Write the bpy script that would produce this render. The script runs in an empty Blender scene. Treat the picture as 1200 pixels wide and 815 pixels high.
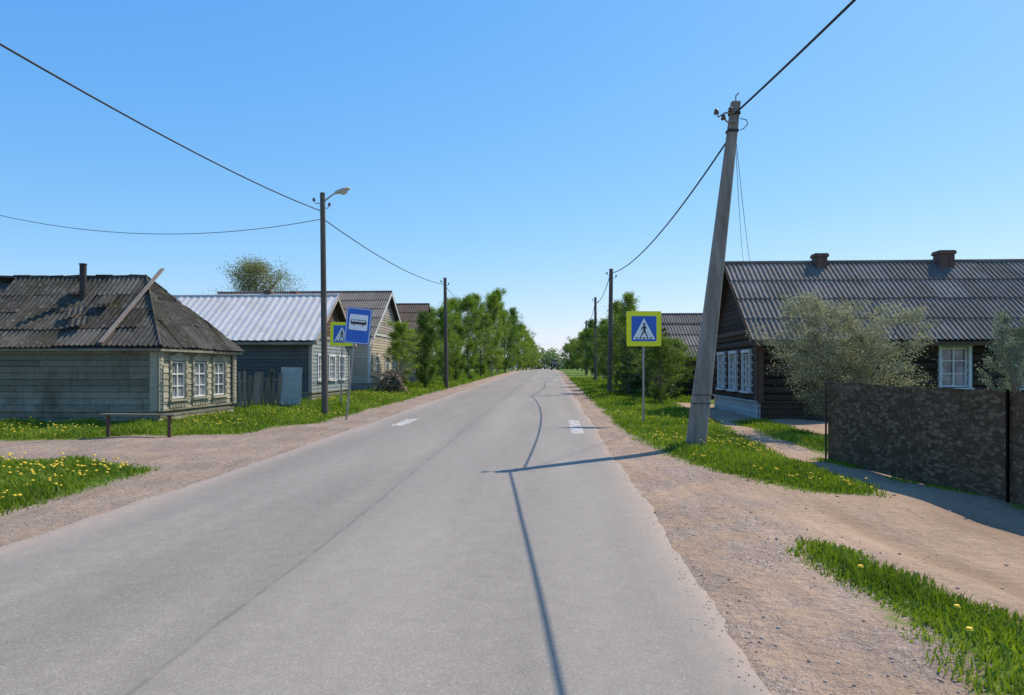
import bpy, math, random
import numpy as np
from mathutils import Vector, Matrix, Quaternion
random.seed(11); rng=np.random.default_rng(11)
scene=bpy.context.scene
K=0.053                      # road direction: x gains K per metre of y
CAMH=1.65
def H(y):
    return 0.0105*(min(max(y,8.0),122.0)-8.0)
def Hv(y): return 0.0105*(np.clip(y,8.0,122.0)-8.0)
def bumpv(x,y):
    u=x-K*y
    m=np.clip((np.maximum(-5.6-u,u-1.7))/1.5,0,1)*np.clip((45-y)/10,0,1)
    rut=-0.035*np.exp(-((x-3.75)/0.16)**2)*np.clip((8.6-y)/1.0,0,1)-0.035*np.exp(-((x-5.1)/0.16)**2)*np.clip((9.0-y)/1.0,0,1)
    return m*(0.02*np.sin(x*1.7+y*0.6)+0.018*np.sin(y*2.1-x*0.9)+0.012*np.sin(x*3.7+1.3*y)+rut)
def GZ(x,y): return float(Hv(np.array([y]))[0]+bumpv(np.array([x]),np.array([y]))[0])

# ------------------------------------------------------------ node helpers
def S(nt,v,sock):
    if isinstance(v,bpy.types.NodeSocket): nt.links.new(v,sock)
    else: sock.default_value=v
def math_(nt,op,a,b=None,c=None,clamp=False):
    n=nt.nodes.new('ShaderNodeMath'); n.operation=op; n.use_clamp=clamp
    S(nt,a,n.inputs[0])
    if b is not None: S(nt,b,n.inputs[1])
    if c is not None: S(nt,c,n.inputs[2])
    return n.outputs[0]
def c4(c): return (c[0],c[1],c[2],1.0)
def mix(nt,f,a,b,blend='MIX'):
    n=nt.nodes.new('ShaderNodeMix'); n.data_type='RGBA'; n.blend_type=blend
    S(nt,f,n.inputs[0])
    S(nt,c4(a) if isinstance(a,tuple) else a,n.inputs[6]); S(nt,c4(b) if isinstance(b,tuple) else b,n.inputs[7])
    return n.outputs[2]
def ramp(nt,f,stops):
    n=nt.nodes.new('ShaderNodeValToRGB'); S(nt,f,n.inputs[0])
    e=n.color_ramp.elements
    while len(e)<len(stops): e.new(0.5)
    for i,(p,c) in enumerate(stops):
        e[i].position=p; e[i].color=c4(c) if isinstance(c,tuple) else (c,c,c,1)
    return n.outputs[0]
def mapr(nt,v,a,b,c=0.0,d=1.0):
    n=nt.nodes.new('ShaderNodeMapRange'); n.interpolation_type='SMOOTHSTEP'
    S(nt,v,n.inputs[0])
    for i,x in enumerate((a,b,c,d)): n.inputs[i+1].default_value=x
    return n.outputs[0]
def noise_(nt,vec,scale,detail=4,rough=0.55):
    n=nt.nodes.new('ShaderNodeTexNoise'); n.inputs['Scale'].default_value=scale
    n.inputs['Detail'].default_value=detail; n.inputs['Roughness'].default_value=rough
    nt.links.new(vec,n.inputs['Vector']); return n.outputs[0]
def voro(nt,vec,scale,feature='F1',out=0):
    n=nt.nodes.new('ShaderNodeTexVoronoi'); n.feature=feature; n.inputs['Scale'].default_value=scale
    nt.links.new(vec,n.inputs['Vector']); return n.outputs[out]
def mapping(nt,vec,scale):
    n=nt.nodes.new('ShaderNodeMapping'); n.inputs['Scale'].default_value=scale
    nt.links.new(vec,n.inputs['Vector']); return n.outputs[0]
def coord(nt,which='Object'):
    return nt.nodes.new('ShaderNodeTexCoord').outputs[which]
def geo(nt,which): return nt.nodes.new('ShaderNodeNewGeometry').outputs[which]
def sep(nt,v):
    n=nt.nodes.new('ShaderNodeSeparateXYZ'); nt.links.new(v,n.inputs[0]); return n.outputs
def sepc(nt,v):
    n=nt.nodes.new('ShaderNodeSeparateColor'); nt.links.new(v,n.inputs[0]); return n.outputs
def comb(nt,x,y,z):
    n=nt.nodes.new('ShaderNodeCombineXYZ'); S(nt,x,n.inputs[0]);S(nt,y,n.inputs[1]);S(nt,z,n.inputs[2]); return n.outputs[0]
def attr(nt,name):
    n=nt.nodes.new('ShaderNodeAttribute'); n.attribute_name=name; return n.outputs['Fac']
def bump(nt,h,strength=0.5,dist=0.01):
    n=nt.nodes.new('ShaderNodeBump'); n.inputs['Strength'].default_value=strength; n.inputs['Distance'].default_value=dist
    nt.links.new(h,n.inputs['Height']); return n.outputs[0]
def newmat(name):
    m=bpy.data.materials.new(name); m.use_nodes=True
    nt=m.node_tree; return m,nt,nt.nodes['Principled BSDF']
def flat(name,col,rough=0.7,metal=0.0,var=0.12,nscale=6.0,bmp=0.0):
    m,nt,b=newmat(name); o=coord(nt)
    n=noise_(nt,o,nscale,5)
    lo=tuple(c*(1-var) for c in col); hi=tuple(min(1,c*(1+var)) for c in col)
    S(nt,ramp(nt,n,[(0.3,lo),(0.7,hi)]),b.inputs['Base Color'])
    b.inputs['Roughness'].default_value=rough; b.inputs['Metallic'].default_value=metal
    if bmp>0: S(nt,bump(nt,noise_(nt,o,nscale*6,4),bmp,0.01),b.inputs['Normal'])
    return m
def wood(name,cols,rough=0.85,gscale=(3,3,60),stain=0.5,dirt=(0.05,0.045,0.035)):
    m,nt,b=newmat(name); o=coord(nt)
    r=geo(nt,'Random Per Island')
    base=ramp(nt,r,[(i/(len(cols)-1),c) for i,c in enumerate(cols)])
    g=noise_(nt,mapping(nt,o,gscale),1.0,5,0.6)
    base=mix(nt,0.55,base,ramp(nt,g,[(0.3,0.45),(0.7,1.1)]),'MULTIPLY')
    st=mapr(nt,noise_(nt,o,0.9,5,0.65),0.45,0.70)
    base=mix(nt,math_(nt,'MULTIPLY',st,stain),base,dirt)
    st2=mapr(nt,noise_(nt,mapping(nt,o,(7,7,1.2)),1.0,5,0.65),0.52,0.7,0,stain*.8)
    base=mix(nt,st2,base,dirt)
    S(nt,base,b.inputs['Base Color']); b.inputs['Roughness'].default_value=rough
    b.inputs['Specular IOR Level'].default_value=0.25
    S(nt,bump(nt,g,0.5,0.006),b.inputs['Normal'])
    return m
def slate(name,cols,moss=(0.06,0.07,0.03),mossamt=0.5,rough=0.9,lichen=None):
    m,nt,b=newmat(name); o=coord(nt)
    r=geo(nt,'Random Per Island')
    base=ramp(nt,r,[(i/(len(cols)-1),c) for i,c in enumerate(cols)])
    n=noise_(nt,o,1.2,6,0.65); n2=noise_(nt,o,14,4,0.6)
    base=mix(nt,0.6,base,ramp(nt,n2,[(0.3,0.55),(0.7,1.15)]),'MULTIPLY')
    f=math_(nt,'MULTIPLY',mapr(nt,n,0.42,0.66),mossamt)
    base=mix(nt,f,base,moss)
    if lichen:
        n3=noise_(nt,o,5.0,6,0.7)
        base=mix(nt,mapr(nt,n3,0.52,0.66,0,0.8),base,lichen)
    S(nt,base,b.inputs['Base Color']); b.inputs['Roughness'].default_value=rough
    b.inputs['Specular IOR Level'].default_value=0.2
    S(nt,bump(nt,n2,0.4,0.01),b.inputs['Normal'])
    return m
def leafmat(name,stops,trans=0.4,tcol=(1.3,1.5,0.5)):
    m,nt,b=newmat(name)
    r=attr(nt,'rnd')
    oi=nt.nodes.new('ShaderNodeObjectInfo').outputs['Random']
    base=ramp(nt,r,stops)
    base=mix(nt,0.85,base,ramp(nt,oi,[(0.0,(0.62,0.75,0.8)),(1.0,(1.25,1.12,1.0))]),'MULTIPLY')
    S(nt,base,b.inputs['Base Color']); b.inputs['Roughness'].default_value=0.6
    b.inputs['Specular IOR Level'].default_value=0.25
    t=nt.nodes.new('ShaderNodeBsdfTranslucent'); S(nt,mix(nt,1.0,base,tcol,'MULTIPLY'),t.inputs[0])
    ms=nt.nodes.new('ShaderNodeMixShader'); ms.inputs[0].default_value=trans
    nt.links.new(b.outputs[0],ms.inputs[1]); nt.links.new(t.outputs[0],ms.inputs[2])
    nt.links.new(ms.outputs[0],nt.nodes['Material Output'].inputs[0])
    return m

# ------------------------------------------------------------ mesh helper
class MB:
    def __init__(s): s.v=[]; s.f=[]; s.m=[]
    def add(s,vs,fs,m=0):
        b=len(s.v); s.v+= [tuple(v) for v in vs]
        for f in fs: s.f.append([b+i for i in f]); s.m.append(m)
    def box(s,x0,x1,y0,y1,z0,z1,m=0):
        s.add([(x0,y0,z0),(x1,y0,z0),(x1,y1,z0),(x0,y1,z0),(x0,y0,z1),(x1,y0,z1),(x1,y1,z1),(x0,y1,z1)],
              [(0,3,2,1),(4,5,6,7),(0,1,5,4),(1,2,6,5),(2,3,7,6),(3,0,4,7)],m)
    def hexa(s,vs,m=0):
        s.add(vs,[(0,3,2,1),(4,5,6,7),(0,1,5,4),(1,2,6,5),(2,3,7,6),(3,0,4,7)],m)
    def tube(s,pts,rad,n=8,m=0,caps=True):
        pts=[Vector(p) for p in pts]
        if not hasattr(rad,'__len__'): rad=[rad]*len(pts)
        b=len(s.v); ref=None
        for i,p in enumerate(pts):
            d=(pts[min(i+1,len(pts)-1)]-pts[max(i-1,0)])
            if d.length<1e-9: d=Vector((0,0,1))
            d.normalize()
            if ref is None: ref=Vector((1,0,0)) if abs(d.x)<0.8 else Vector((0,1,0))
            a=(ref-d*ref.dot(d)).normalized(); c=d.cross(a); ref=a
            for k in range(n):
                t=2*math.pi*k/n
                q=p+(a*math.cos(t)+c*math.sin(t))*rad[i]; s.v.append(tuple(q))
        for i in range(len(pts)-1):
            for k in range(n):
                s.f.append([b+i*n+k,b+i*n+(k+1)%n,b+(i+1)*n+(k+1)%n,b+(i+1)*n+k]); s.m.append(m)
        if caps:
            s.f.append([b+k for k in range(n)][::-1]); s.m.append(m)
            s.f.append([b+(len(pts)-1)*n+k for k in range(n)]); s.m.append(m)
    def polyxz(s,pts,y,m=0):
        s.add([(p[0],y,p[1]) for p in pts],[tuple(range(len(pts)))],m)
    def slabxz(s,pts,y0,y1,m=0):
        n=len(pts); b=len(s.v)
        s.v+=[(p[0],y0,p[1]) for p in pts]+[(p[0],y1,p[1]) for p in pts]
        s.f.append([b+i for i in range(n)]);s.m.append(m)
        s.f.append([b+n+i for i in range(n)][::-1]);s.m.append(m)
        for i in range(n):
            j=(i+1)%n; s.f.append([b+i,b+n+i,b+n+j,b+j]); s.m.append(m)
def link(o): scene.collection.objects.link(o); return o
def meta(o,label=None,category=None,group=None,kind=None):
    if label: o["label"]=label
    if category: o["category"]=category
    if group: o["group"]=group
    if kind: o["kind"]=kind
def thing(name,label,category,loc=(0,0,0),rot=0.0,group=None):
    e=bpy.data.objects.new(name,None); e.empty_display_size=0.3; link(e)
    e.location=loc; e.rotation_euler=(0,0,rot); meta(e,label,category,group); return e
def part(name,mb,mats,parent=None,label=None,smooth=False,bevel=0.0,**kw):
    me=bpy.data.meshes.new(name); me.from_pydata(mb.v,[],mb.f); 
    for m in (mats if isinstance(mats,(list,tuple)) else [mats]): me.materials.append(m)
    if len(mb.m)==len(me.polygons): me.polygons.foreach_set('material_index',mb.m)
    if smooth: me.polygons.foreach_set('use_smooth',[True]*len(me.polygons))
    me.validate(); me.update()
    o=bpy.data.objects.new(name,me); link(o)
    if parent: o.parent=parent
    if bevel>0:
        bm=o.modifiers.new('bevel','BEVEL'); bm.width=bevel; bm.segments=2; bm.limit_method='ANGLE'
    meta(o,label,**kw); return o
def npmesh(name,verts,faces,mat,rnd=None,smooth=False):
    me=bpy.data.meshes.new(name)
    nv=len(verts); nf,k=faces.shape
    me.vertices.add(nv); me.vertices.foreach_set('co',verts.astype(np.float32).ravel())
    me.loops.add(nf*k); me.loops.foreach_set('vertex_index',faces.astype(np.int32).ravel())
    me.polygons.add(nf); me.polygons.foreach_set('loop_start',np.arange(0,nf*k,k,dtype=np.int32))
    me.polygons.foreach_set('loop_total',np.full(nf,k,dtype=np.int32))
    if smooth: me.polygons.foreach_set('use_smooth',np.ones(nf,dtype=bool))
    me.materials.append(mat); me.update(calc_edges=True)
    if rnd is not None:
        a=me.attributes.new('rnd','FLOAT','POINT'); a.data.foreach_set('value',rnd.astype(np.float32))
    return me

# ------------------------------------------------------------ world, sun, camera
sd=Vector((4.8,3.5,7.15)).normalized()
elev=math.asin(sd.z); az=math.atan2(sd.x,sd.y)
w=bpy.data.worlds.new("World"); scene.world=w; w.use_nodes=True
nt=w.node_tree; bg=nt.nodes['Background']
sky=nt.nodes.new('ShaderNodeTexSky'); sky.sky_type='NISHITA'; sky.sun_disc=False
sky.sun_elevation=elev; sky.sun_rotation=az; sky.altitude=100; sky.air_density=1.0; sky.dust_density=0.4; sky.ozone_density=2.0
hs=nt.nodes.new('ShaderNodeHueSaturation'); hs.inputs['Saturation'].default_value=1.15
nt.links.new(sky.outputs[0],hs.inputs['Color'])
ch=sepc(nt,hs.outputs[0]); cc=nt.nodes.new('ShaderNodeCombineColor')
S(nt,math_(nt,'MULTIPLY',ch[0],1.02),cc.inputs[0])
S(nt,math_(nt,'MULTIPLY',math_(nt,'POWER',ch[1],0.62),2.12),cc.inputs[1])
S(nt,math_(nt,'MULTIPLY',math_(nt,'POWER',ch[2],0.26),5.15),cc.inputs[2])
nt.links.new(cc.outputs[0],bg.inputs[0])
bg.inputs[1].default_value=0.122
sl=bpy.data.lights.new('sun','SUN'); sl.energy=5.0; sl.angle=math.radians(0.3); sl.color=(1.0,0.90,0.76)
so=bpy.data.objects.new('sun',sl); link(so); so.rotation_euler=sd.to_track_quat('Z','Y').to_euler()
cam=bpy.data.cameras.new('camera'); co=bpy.data.objects.new('camera',cam); link(co)
cam.lens=25.5; cam.sensor_width=36; cam.clip_end=3000; cam.clip_start=0.05; cam.shift_y=24.5/1200
co.location=(0,0,CAMH); co.rotation_euler=(math.radians(90),0,0); scene.camera=co
scene.view_settings.view_transform='Standard'
try: scene.view_settings.look='None'
except Exception: pass

# ------------------------------------------------------------ ground regions
P_IS=[(-5.75,8.0),(-5.6,10),(-5.7,11.5),(-6.3,12.2),(-9,12.6),(-14,12.8),(-40,13),(-40,2),(-7.6,2),(-6.5,5)]
P_L=[(-60,16.8),(-11,15.8),(-8.6,16.7),(-6.5,17.5),(-5.4,20),(-4.75,30),(0.0,122),(7.0,255),(25.5,600),(-900,600),(-900,16.8)]
P_R=[(2.95,22),(2.75,17),(2.85,13.4),(3.2,11.2),(3.6,10.1),(4.2,9.4),(4.75,9.1),(4.95,10.5),(4.85,12.1),(5.05,14),(5.4,18),(6.0,22),(6.6,30),(900,30),(900,600),(33.7,600)]
P_R2=[(5.75,13.4),(6.9,13.4),(7.4,20.8),(6.3,21),(5.9,17)]
P_Y=[(8.5,8),(8.8,13),(9.2,21),(7.6,31),(900,31),(900,-30),(9,-30)]
P_N=[(2.70,6.95),(2.98,6.6),(3.1,5.6),(3.28,4.6),(3.5,3.2),(3.4,1),(2.25,1),(2.38,3.2),(2.5,4.5),(2.54,5.6),(2.58,6.5)]
POLYS=[P_IS,P_L,P_R,P_R2,P_Y,P_N]
def sdist(x,y):
    best=np.full(x.shape,-1e9)
    for P in POLYS:
        P=np.array(P,float); n=len(P)
        d=np.full(x.shape,1e9); ins=np.zeros(x.shape,bool)
        for i in range(n):
            ax,ay=P[i]; bx,by=P[(i+1)%n]
            ex,ey=bx-ax,by-ay
            t=np.clip(((x-ax)*ex+(y-ay)*ey)/(ex*ex+ey*ey),0,1)
            d=np.minimum(d,np.hypot(x-ax-t*ex,y-ay-t*ey))
            if ay!=by:
                c=((ay>y)!=(by>y))&(x<(bx-ax)*(y-ay)/(by-ay)+ax); ins^=c
        best=np.maximum(best,np.where(ins,d,-d))
    return np.clip(best,-2,2)
def grow(a,b,step,f):
    out=[a]; 
    while out[-1]<b: out.append(out[-1]+step); step*=f
    return out
xs=sorted(set([-v for v in grow(16,900,0.3,1.12)]+list(np.arange(-15.9,16,0.12))+grow(16,900,0.3,1.12)))
ys=sorted(set([-60,-30,-15,-8,-4]+list(np.arange(-1,8,0.12))+[8.0]+list(np.arange(8.12,30,0.12))+list(np.arange(30,122,0.8))+[122.0]+grow(123,1600,1.5,1.06)))
X,Y=np.meshgrid(np.array(xs),np.array(ys)); nx,ny=len(xs),len(ys)
Z=Hv(Y)+bumpv(X,Y)
vv=np.stack([X.ravel(),Y.ravel(),Z.ravel()],1)
idx=np.arange(nx*ny).reshape(ny,nx)
ff=np.stack([idx[:-1,:-1].ravel(),idx[:-1,1:].ravel(),idx[1:,1:].ravel(),idx[1:,:-1].ravel()],1)
m,nt,b=newmat('ground_soil_grass')
pos=geo(nt,'Position'); px=sep(nt,pos)
uu_=math_(nt,'SUBTRACT',px[0],math_(nt,'MULTIPLY',px[1],K))
g=attr(nt,'grass')
n1=noise_(nt,pos,1.3,6,0.6); n2=noise_(nt,pos,9,5,0.65); n3=noise_(nt,pos,60,4,0.6)
gm=math_(nt,'ADD',g,math_(nt,'MULTIPLY',math_(nt,'SUBTRACT',n2,0.5),0.9))
gm=math_(nt,'ADD',gm,math_(nt,'MULTIPLY',math_(nt,'SUBTRACT',n1,0.5),0.5))
gm=mapr(nt,gm,-0.05,0.22)
pebs=sepc(nt,voro(nt,pos,75,'F1',1)); pebd=voro(nt,pos,75,'F1',0)
stone=ramp(nt,pebs[0],[(0.0,(0.29,0.205,0.155)),(0.5,(0.42,0.31,0.24)),(0.93,(0.51,0.39,0.31)),(1.0,(0.66,0.57,0.49))])
dirt=ramp(nt,n3,[(0.3,(0.38,0.255,0.165)),(0.7,(0.51,0.355,0.24))])
trk=mapr(nt,math_(nt,'ADD',uu_,math_(nt,'MULTIPLY',math_(nt,'SUBTRACT',n1,0.5),2.4)),2.0,2.9)
dm=mapr(nt,math_(nt,'ADD',math_(nt,'MULTIPLY',n1,0.7),math_(nt,'MULTIPLY',n2,0.3)),0.42,0.58,0,0.88)
dm=math_(nt,'MAXIMUM',dm,math_(nt,'MULTIPLY',trk,0.92))
gr=mix(nt,dm,stone,dirt)
lf=mapr(nt,px[0],-4,-1,0.5,0.0)
gr=mix(nt,lf,gr,(0.34,0.26,0.20))
gr=mix(nt,0.75,gr,ramp(nt,noise_(nt,pos,0.45,5,0.6),[(0.3,0.70),(0.7,1.12)]),'MULTIPLY')
gr=mix(nt,0.6,gr,ramp(nt,noise_(nt,mapping(nt,pos,(4.5,0.6,1)),1.0,4,0.6),[(0.3,0.70),(0.7,1.12)]),'MULTIPLY')
gr=mix(nt,0.4,gr,ramp(nt,n2,[(0.3,0.7),(0.7,1.15)]),'MULTIPLY')
for xr in (3.75,5.1):
    rt=mapr(nt,math_(nt,'ABSOLUTE',math_(nt,'SUBTRACT',math_(nt,'ADD',px[0],math_(nt,'MULTIPLY',math_(nt,'SUBTRACT',n1,.5),.25)),xr)),0.26,0.05,0,0.38)
    rt=math_(nt,'MULTIPLY',rt,mapr(nt,px[1],9.4,8.0))
    gr=mix(nt,rt,gr,(0.24,0.155,0.095))
gc=ramp(nt,n2,[(0.25,(0.07,0.085,0.02)),(0.5,(0.11,0.17,0.025)),(0.75,(0.18,0.24,0.04))])
S(nt,mix(nt,gm,gr,gc),b.inputs['Base Color']); b.inputs['Roughness'].default_value=0.95
b.inputs['Specular IOR Level'].default_value=0.12
hgt=math_(nt,'ADD',math_(nt,'MULTIPLY',pebd,math_(nt,'MULTIPLY',math_(nt,'SUBTRACT',1.0,dm),-1.0)),math_(nt,'MULTIPLY',n3,0.8))
hgt=math_(nt,'ADD',hgt,math_(nt,'MULTIPLY',n2,4.0))
S(nt,bump(nt,hgt,0.8,0.016),b.inputs['Normal'])
me=npmesh('ground',vv,ff,m,smooth=True)
a=me.attributes.new('grass','FLOAT','POINT'); a.data.foreach_set('value',sdist(X.ravel(),Y.ravel()).astype(np.float32))
o=bpy.data.objects.new('ground',me); link(o); meta(o,"dirt and gravel ground with grassy verges",kind='structure')

# ------------------------------------------------------------ road
ysr=sorted(set(list(np.arange(-40,8,0.12))+[8.0]+list(np.arange(8.12,40,0.12))+list(np.arange(40,122,0.5))+[122.0]+grow(123,700,2,1.05)))
def wob(y,ph): return 0.035*math.sin(y*0.61+ph)+0.02*math.sin(y*1.9+ph*2)+0.012*math.sin(y*5.3+ph*3)+0.008*math.sin(y*11.7+ph)+random.uniform(-0.012,0.012)
us=[0,0.012,0.03,0.1,0.25,0.5,0.75,0.9,0.97,0.988,1]
rv=[];rf=[]
for j,y in enumerate(ysr):
    a0=-5.1+wob(y,0.3); a1=1.2+wob(y,2.1)
    for i,t in enumerate(us):
        u=a0+(a1-a0)*t
        edge=min(t,1-t)
        z=H(y)+(-0.02 if edge==0 else 0.010+0.03*(1-(2*t-1)**2))
        rv.append((u+K*y,y,z))
nu=len(us)
for j in range(len(ysr)-1):
    for i in range(nu-1):
        rf.append((j*nu+i,j*nu+i+1,(j+1)*nu+i+1,(j+1)*nu+i))
m,nt,b=newmat('old_asphalt')
pos=geo(nt,'Position'); p=sep(nt,pos)
u=math_(nt,'SUBTRACT',p[0],math_(nt,'MULTIPLY',p[1],K))
uv=comb(nt,u,p[1],0.0)
n_f=noise_(nt,uv,190,3,0.7); vs_=sepc(nt,voro(nt,uv,150,'F1',1))
n_m=noise_(nt,uv,5,6,0.65); n_l=noise_(nt,mapping(nt,uv,(0.9,0.12,1)),1.0,5,0.6)
base=ramp(nt,vs_[0],[(0.0,(0.222,0.193,0.160)),(0.55,(0.282,0.246,0.206)),(0.93,(0.325,0.286,0.24)),(1.0,(0.44,0.40,0.35))])
base=mix(nt,0.5,base,ramp(nt,n_f,[(0.3,0.72),(0.7,1.18)]),'MULTIPLY')
base=mix(nt,0.8,base,ramp(nt,n_m,[(0.25,0.85),(0.75,1.09)]),'MULTIPLY')
base=mix(nt,0.95,base,ramp(nt,n_l,[(0.3,0.82),(0.7,1.12)]),'MULTIPLY')
wt=math_(nt,'ABSOLUTE',math_(nt,'SUBTRACT',math_(nt,'ABSOLUTE',math_(nt,'ADD',u,0.5)),0.85))
base=mix(nt,mapr(nt,wt,0.5,0.05,0,0.12),base,(0.39,0.345,0.293))
base=mix(nt,mapr(nt,noise_(nt,uv,34,3,0.7),0.64,0.72,0,0.5),base,(0.13,0.112,0.093))
wv=math_(nt,'MULTIPLY',math_(nt,'SUBTRACT',noise_(nt,uv,0.8,4,0.6),0.5),0.10)
du=math_(nt,'ABSOLUTE',math_(nt,'ADD',math_(nt,'ADD',u,2.08),wv))
sm=math_(nt,'MULTIPLY',mapr(nt,du,0.028,0.004),mapr(nt,noise_(nt,uv,3.0,4,0.6),0.35,0.6,0.12,0.5))
base=mix(nt,sm,base,(0.10,0.088,0.073))
base=mix(nt,mapr(nt,du,0.3,0.02,0.0,0.18),base,(0.16,0.14,0.118))
base=mix(nt,mapr(nt,math_(nt,'ADD',u,wv),-2.12,-2.04,0.0,0.10),base,(0.39,0.345,0.295))
e1=mapr(nt,math_(nt,'ADD',u,math_(nt,'MULTIPLY',n_m,0.9)),-4.05,-4.7); e2=mapr(nt,math_(nt,'SUBTRACT',u,math_(nt,'MULTIPLY',n_m,0.9)),0.22,0.82)
ed=math_(nt,'MULTIPLY',math_(nt,'MAXIMUM',e1,e2),0.9)
base=mix(nt,ed,base,ramp(nt,n_f,[(0.3,(0.32,0.24,0.185)),(0.7,(0.48,0.37,0.295))]))
S(nt,base,b.inputs['Base Color']); b.inputs['Roughness'].default_value=0.88; b.inputs['Specular IOR Level'].default_value=0.2
S(nt,bump(nt,n_f,0.4,0.004),b.inputs['Normal'])
me=npmesh('road',np.array(rv),np.array(rf),m,smooth=True)
o=bpy.data.objects.new('road',me); link(o); meta(o,"worn grey asphalt country road",kind='structure')

m,nt,b=newmat('worn_white_paint'); pos=geo(nt,'Position')
b.inputs['Base Color'].default_value=(0.68,0.64,0.58,1); b.inputs['Roughness'].default_value=0.8
tr=nt.nodes.new('ShaderNodeBsdfTransparent'); ms=nt.nodes.new('ShaderNodeMixShader')
S(nt,mapr(nt,noise_(nt,pos,9,6,0.75),0.42,0.62,0.8,0.1),ms.inputs[0])
nt.links.new(tr.outputs[0],ms.inputs[1]); nt.links.new(b.outputs[0],ms.inputs[2]); nt.links.new(ms.outputs[0],nt.nodes['Material Output'].inputs[0])
def roadz(u,y):
    t=(u+5.1)/6.3; return H(y)+0.010+0.03*(1-(2*t-1)**2)
for (u0,u1,y0,y1) in [(0.5,0.8,17.0,20.8),(-4.2,-3.85,19.0,21.2)]:
    mb=MB(); k=10
    for i in range(k):
        ya=y0+(y1-y0)*i/k; yb=y0+(y1-y0)*(i+1)/k
        mb.add([(u0+K*ya,ya,roadz(u0,ya)+0.006),(u1+K*ya,ya,roadz(u1,ya)+0.006),(u1+K*yb,yb,roadz(u1,yb)+0.006),(u0+K*yb,yb,roadz(u0,yb)+0.006)],[(0,1,2,3)])
    part('road_marking',mb,m,label="faded white crossing paint on the asphalt",kind='structure')

# ------------------------------------------------------------ grass blades
def blades(x,y,hh,ww):
    n=len(x); z=Hv(y)+bumpv(x,y)-0.01
    th=rng.uniform(0,2*np.pi,n); cx,sx=np.cos(th),np.sin(th)
    bd=rng.uniform(0,2*np.pi,n); bl=rng.uniform(0.1,0.75,n)*hh
    bx,by=np.cos(bd)*bl,np.sin(bd)*bl
    V=np.zeros((n,5,3))
    for k,(t,wd) in enumerate([(0,1),(0,-1),(0.55,0.8),(0.55,-0.8)]):
        off=t*t
        V[:,k,0]=x+cx*ww*wd*0.5+bx*off; V[:,k,1]=y+sx*ww*wd*0.5+by*off; V[:,k,2]=z+hh*t
    V[:,4,0]=x+bx; V[:,4,1]=y+by; V[:,4,2]=z+hh*(1-0.25*bl/hh)
    b=np.arange(n)[:,None]*5
    F=np.concatenate([b+np.array([[0,1,3]]),b+np.array([[0,3,2]]),b+np.array([[2,3,4]])])
    return V.reshape(-1,3),F
def pnoise(x,y): return 0.5+0.25*(np.sin(x*2.3+1.1*y)+np.sin(y*2.9-0.7*x+2)*0.6+np.sin(5.1*x+3.7*y)*0.4)
gx=[];gy=[]
def scat(x0,x1,y0,y1,dens,thr=-0.12):
    n=int((x1-x0)*(y1-y0)*dens)
    x=rng.uniform(x0,x1,n); y=rng.uniform(y0,y1,n)
    vis=(np.abs(x)<0.74*y+0.6)
    x,y=x[vis],y[vis]
    s=sdist(x,y)+0.25*(pnoise(x*2.7+1,y*2.3)-.5); p=np.clip((s-thr)/0.45,0,1)*np.clip(0.25+1.0*pnoise(x,y),0,1)
    k=rng.uniform(0,1,len(x))<p
    gx.append(x[k]); gy.append(y[k])
scat(2.2,3.8,2.5,7.2,6500)
scat(-11,-5.2,7.4,13.2,1500)
scat(2.5,5.5,9,14,1800)
scat(2.5,7.5,14,22,900)
scat(-16,-4.6,15.3,22,700)
scat(-16,-4,22,32,260)
scat(3,8,22,40,260)
scat(-12,-2,32,60,120)
scat(4,12,40,70,80)
scat(-10,2,60,110,35)
# ragged tufts along the foot of the yard fence
nf_=2600; ty=rng.uniform(6.5,13,nf_); tx=5.58+(12.8-ty)*0.108-np.abs(rng.normal(0,0.10,nf_))
kf=np.sin(ty*2.1)+np.sin(ty*5.3+1)>-0.3; gx.append(tx[kf]); gy.append(ty[kf])
x=np.concatenate(gx); y=np.concatenate(gy)
d=np.hypot(x,y)
hh=(0.05+0.12*np.clip(pnoise(x*1.7,y*1.3),0,1))*rng.uniform(0.5,1.4,len(x))*np.clip(0.8+d/60,1,1.8)
edge=np.clip(0.55+sdist(x,y)*1.5,0.4,1); hh*=edge
near=(x>1.9)&(x<3.9)&(y<7.3)
wdt=(0.007+0.0009*d)*rng.uniform(0.7,1.4,len(x)); wdt=np.where(near,wdt*rng.choice([.6,.7,.8,1.5],len(x)),wdt)
V,F=blades(x,y,hh,wdt)
rn=np.clip(0.5*rng.uniform(0,1,len(x))+0.5*pnoise(x*0.8+3,y*0.8),0,1)
gmat=leafmat('grass_blades',[(0.0,(0.08,0.13,0.014)),(0.5,(0.17,0.25,0.025)),(0.85,(0.26,0.33,0.04)),(1.0,(0.42,0.36,0.14))],0.35,(1.3,1.4,0.4))
me=npmesh('grass',V,F,gmat,np.repeat(rn,5)); o=bpy.data.objects.new('grass',me); link(o)
meta(o,"bright green spring grass on the verges","grass",kind='stuff')
def sample_region(n,x0,x1,y0,y1,minS=0.1):
    x=rng.uniform(x0,x1,n);y=rng.uniform(y0,y1,n); s=sdist(x,y); k=(s>minS)&(np.abs(x)<0.74*y+0.4); return x[k],y[k]
fx=[];fy=[]
for a_ in [(420,-10,-5.5,8,12.8),(560,-16,-5,15.8,24),(26,2.3,3.6,3,6.8),(260,2.8,5.2,9.2,15),(260,2.8,6,15,24),(250,-9,-4,24,40)]:
    n,x0,x1,y0,y1=a_; q=sample_region(n,x0,x1,y0,y1)
    k=pnoise(q[0]*0.6,q[1]*0.9)>0.45
    fx.append(q[0][k]);fy.append(q[1][k])
fx=np.concatenate(fx);fy=np.concatenate(fy)
mb=MB()
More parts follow.
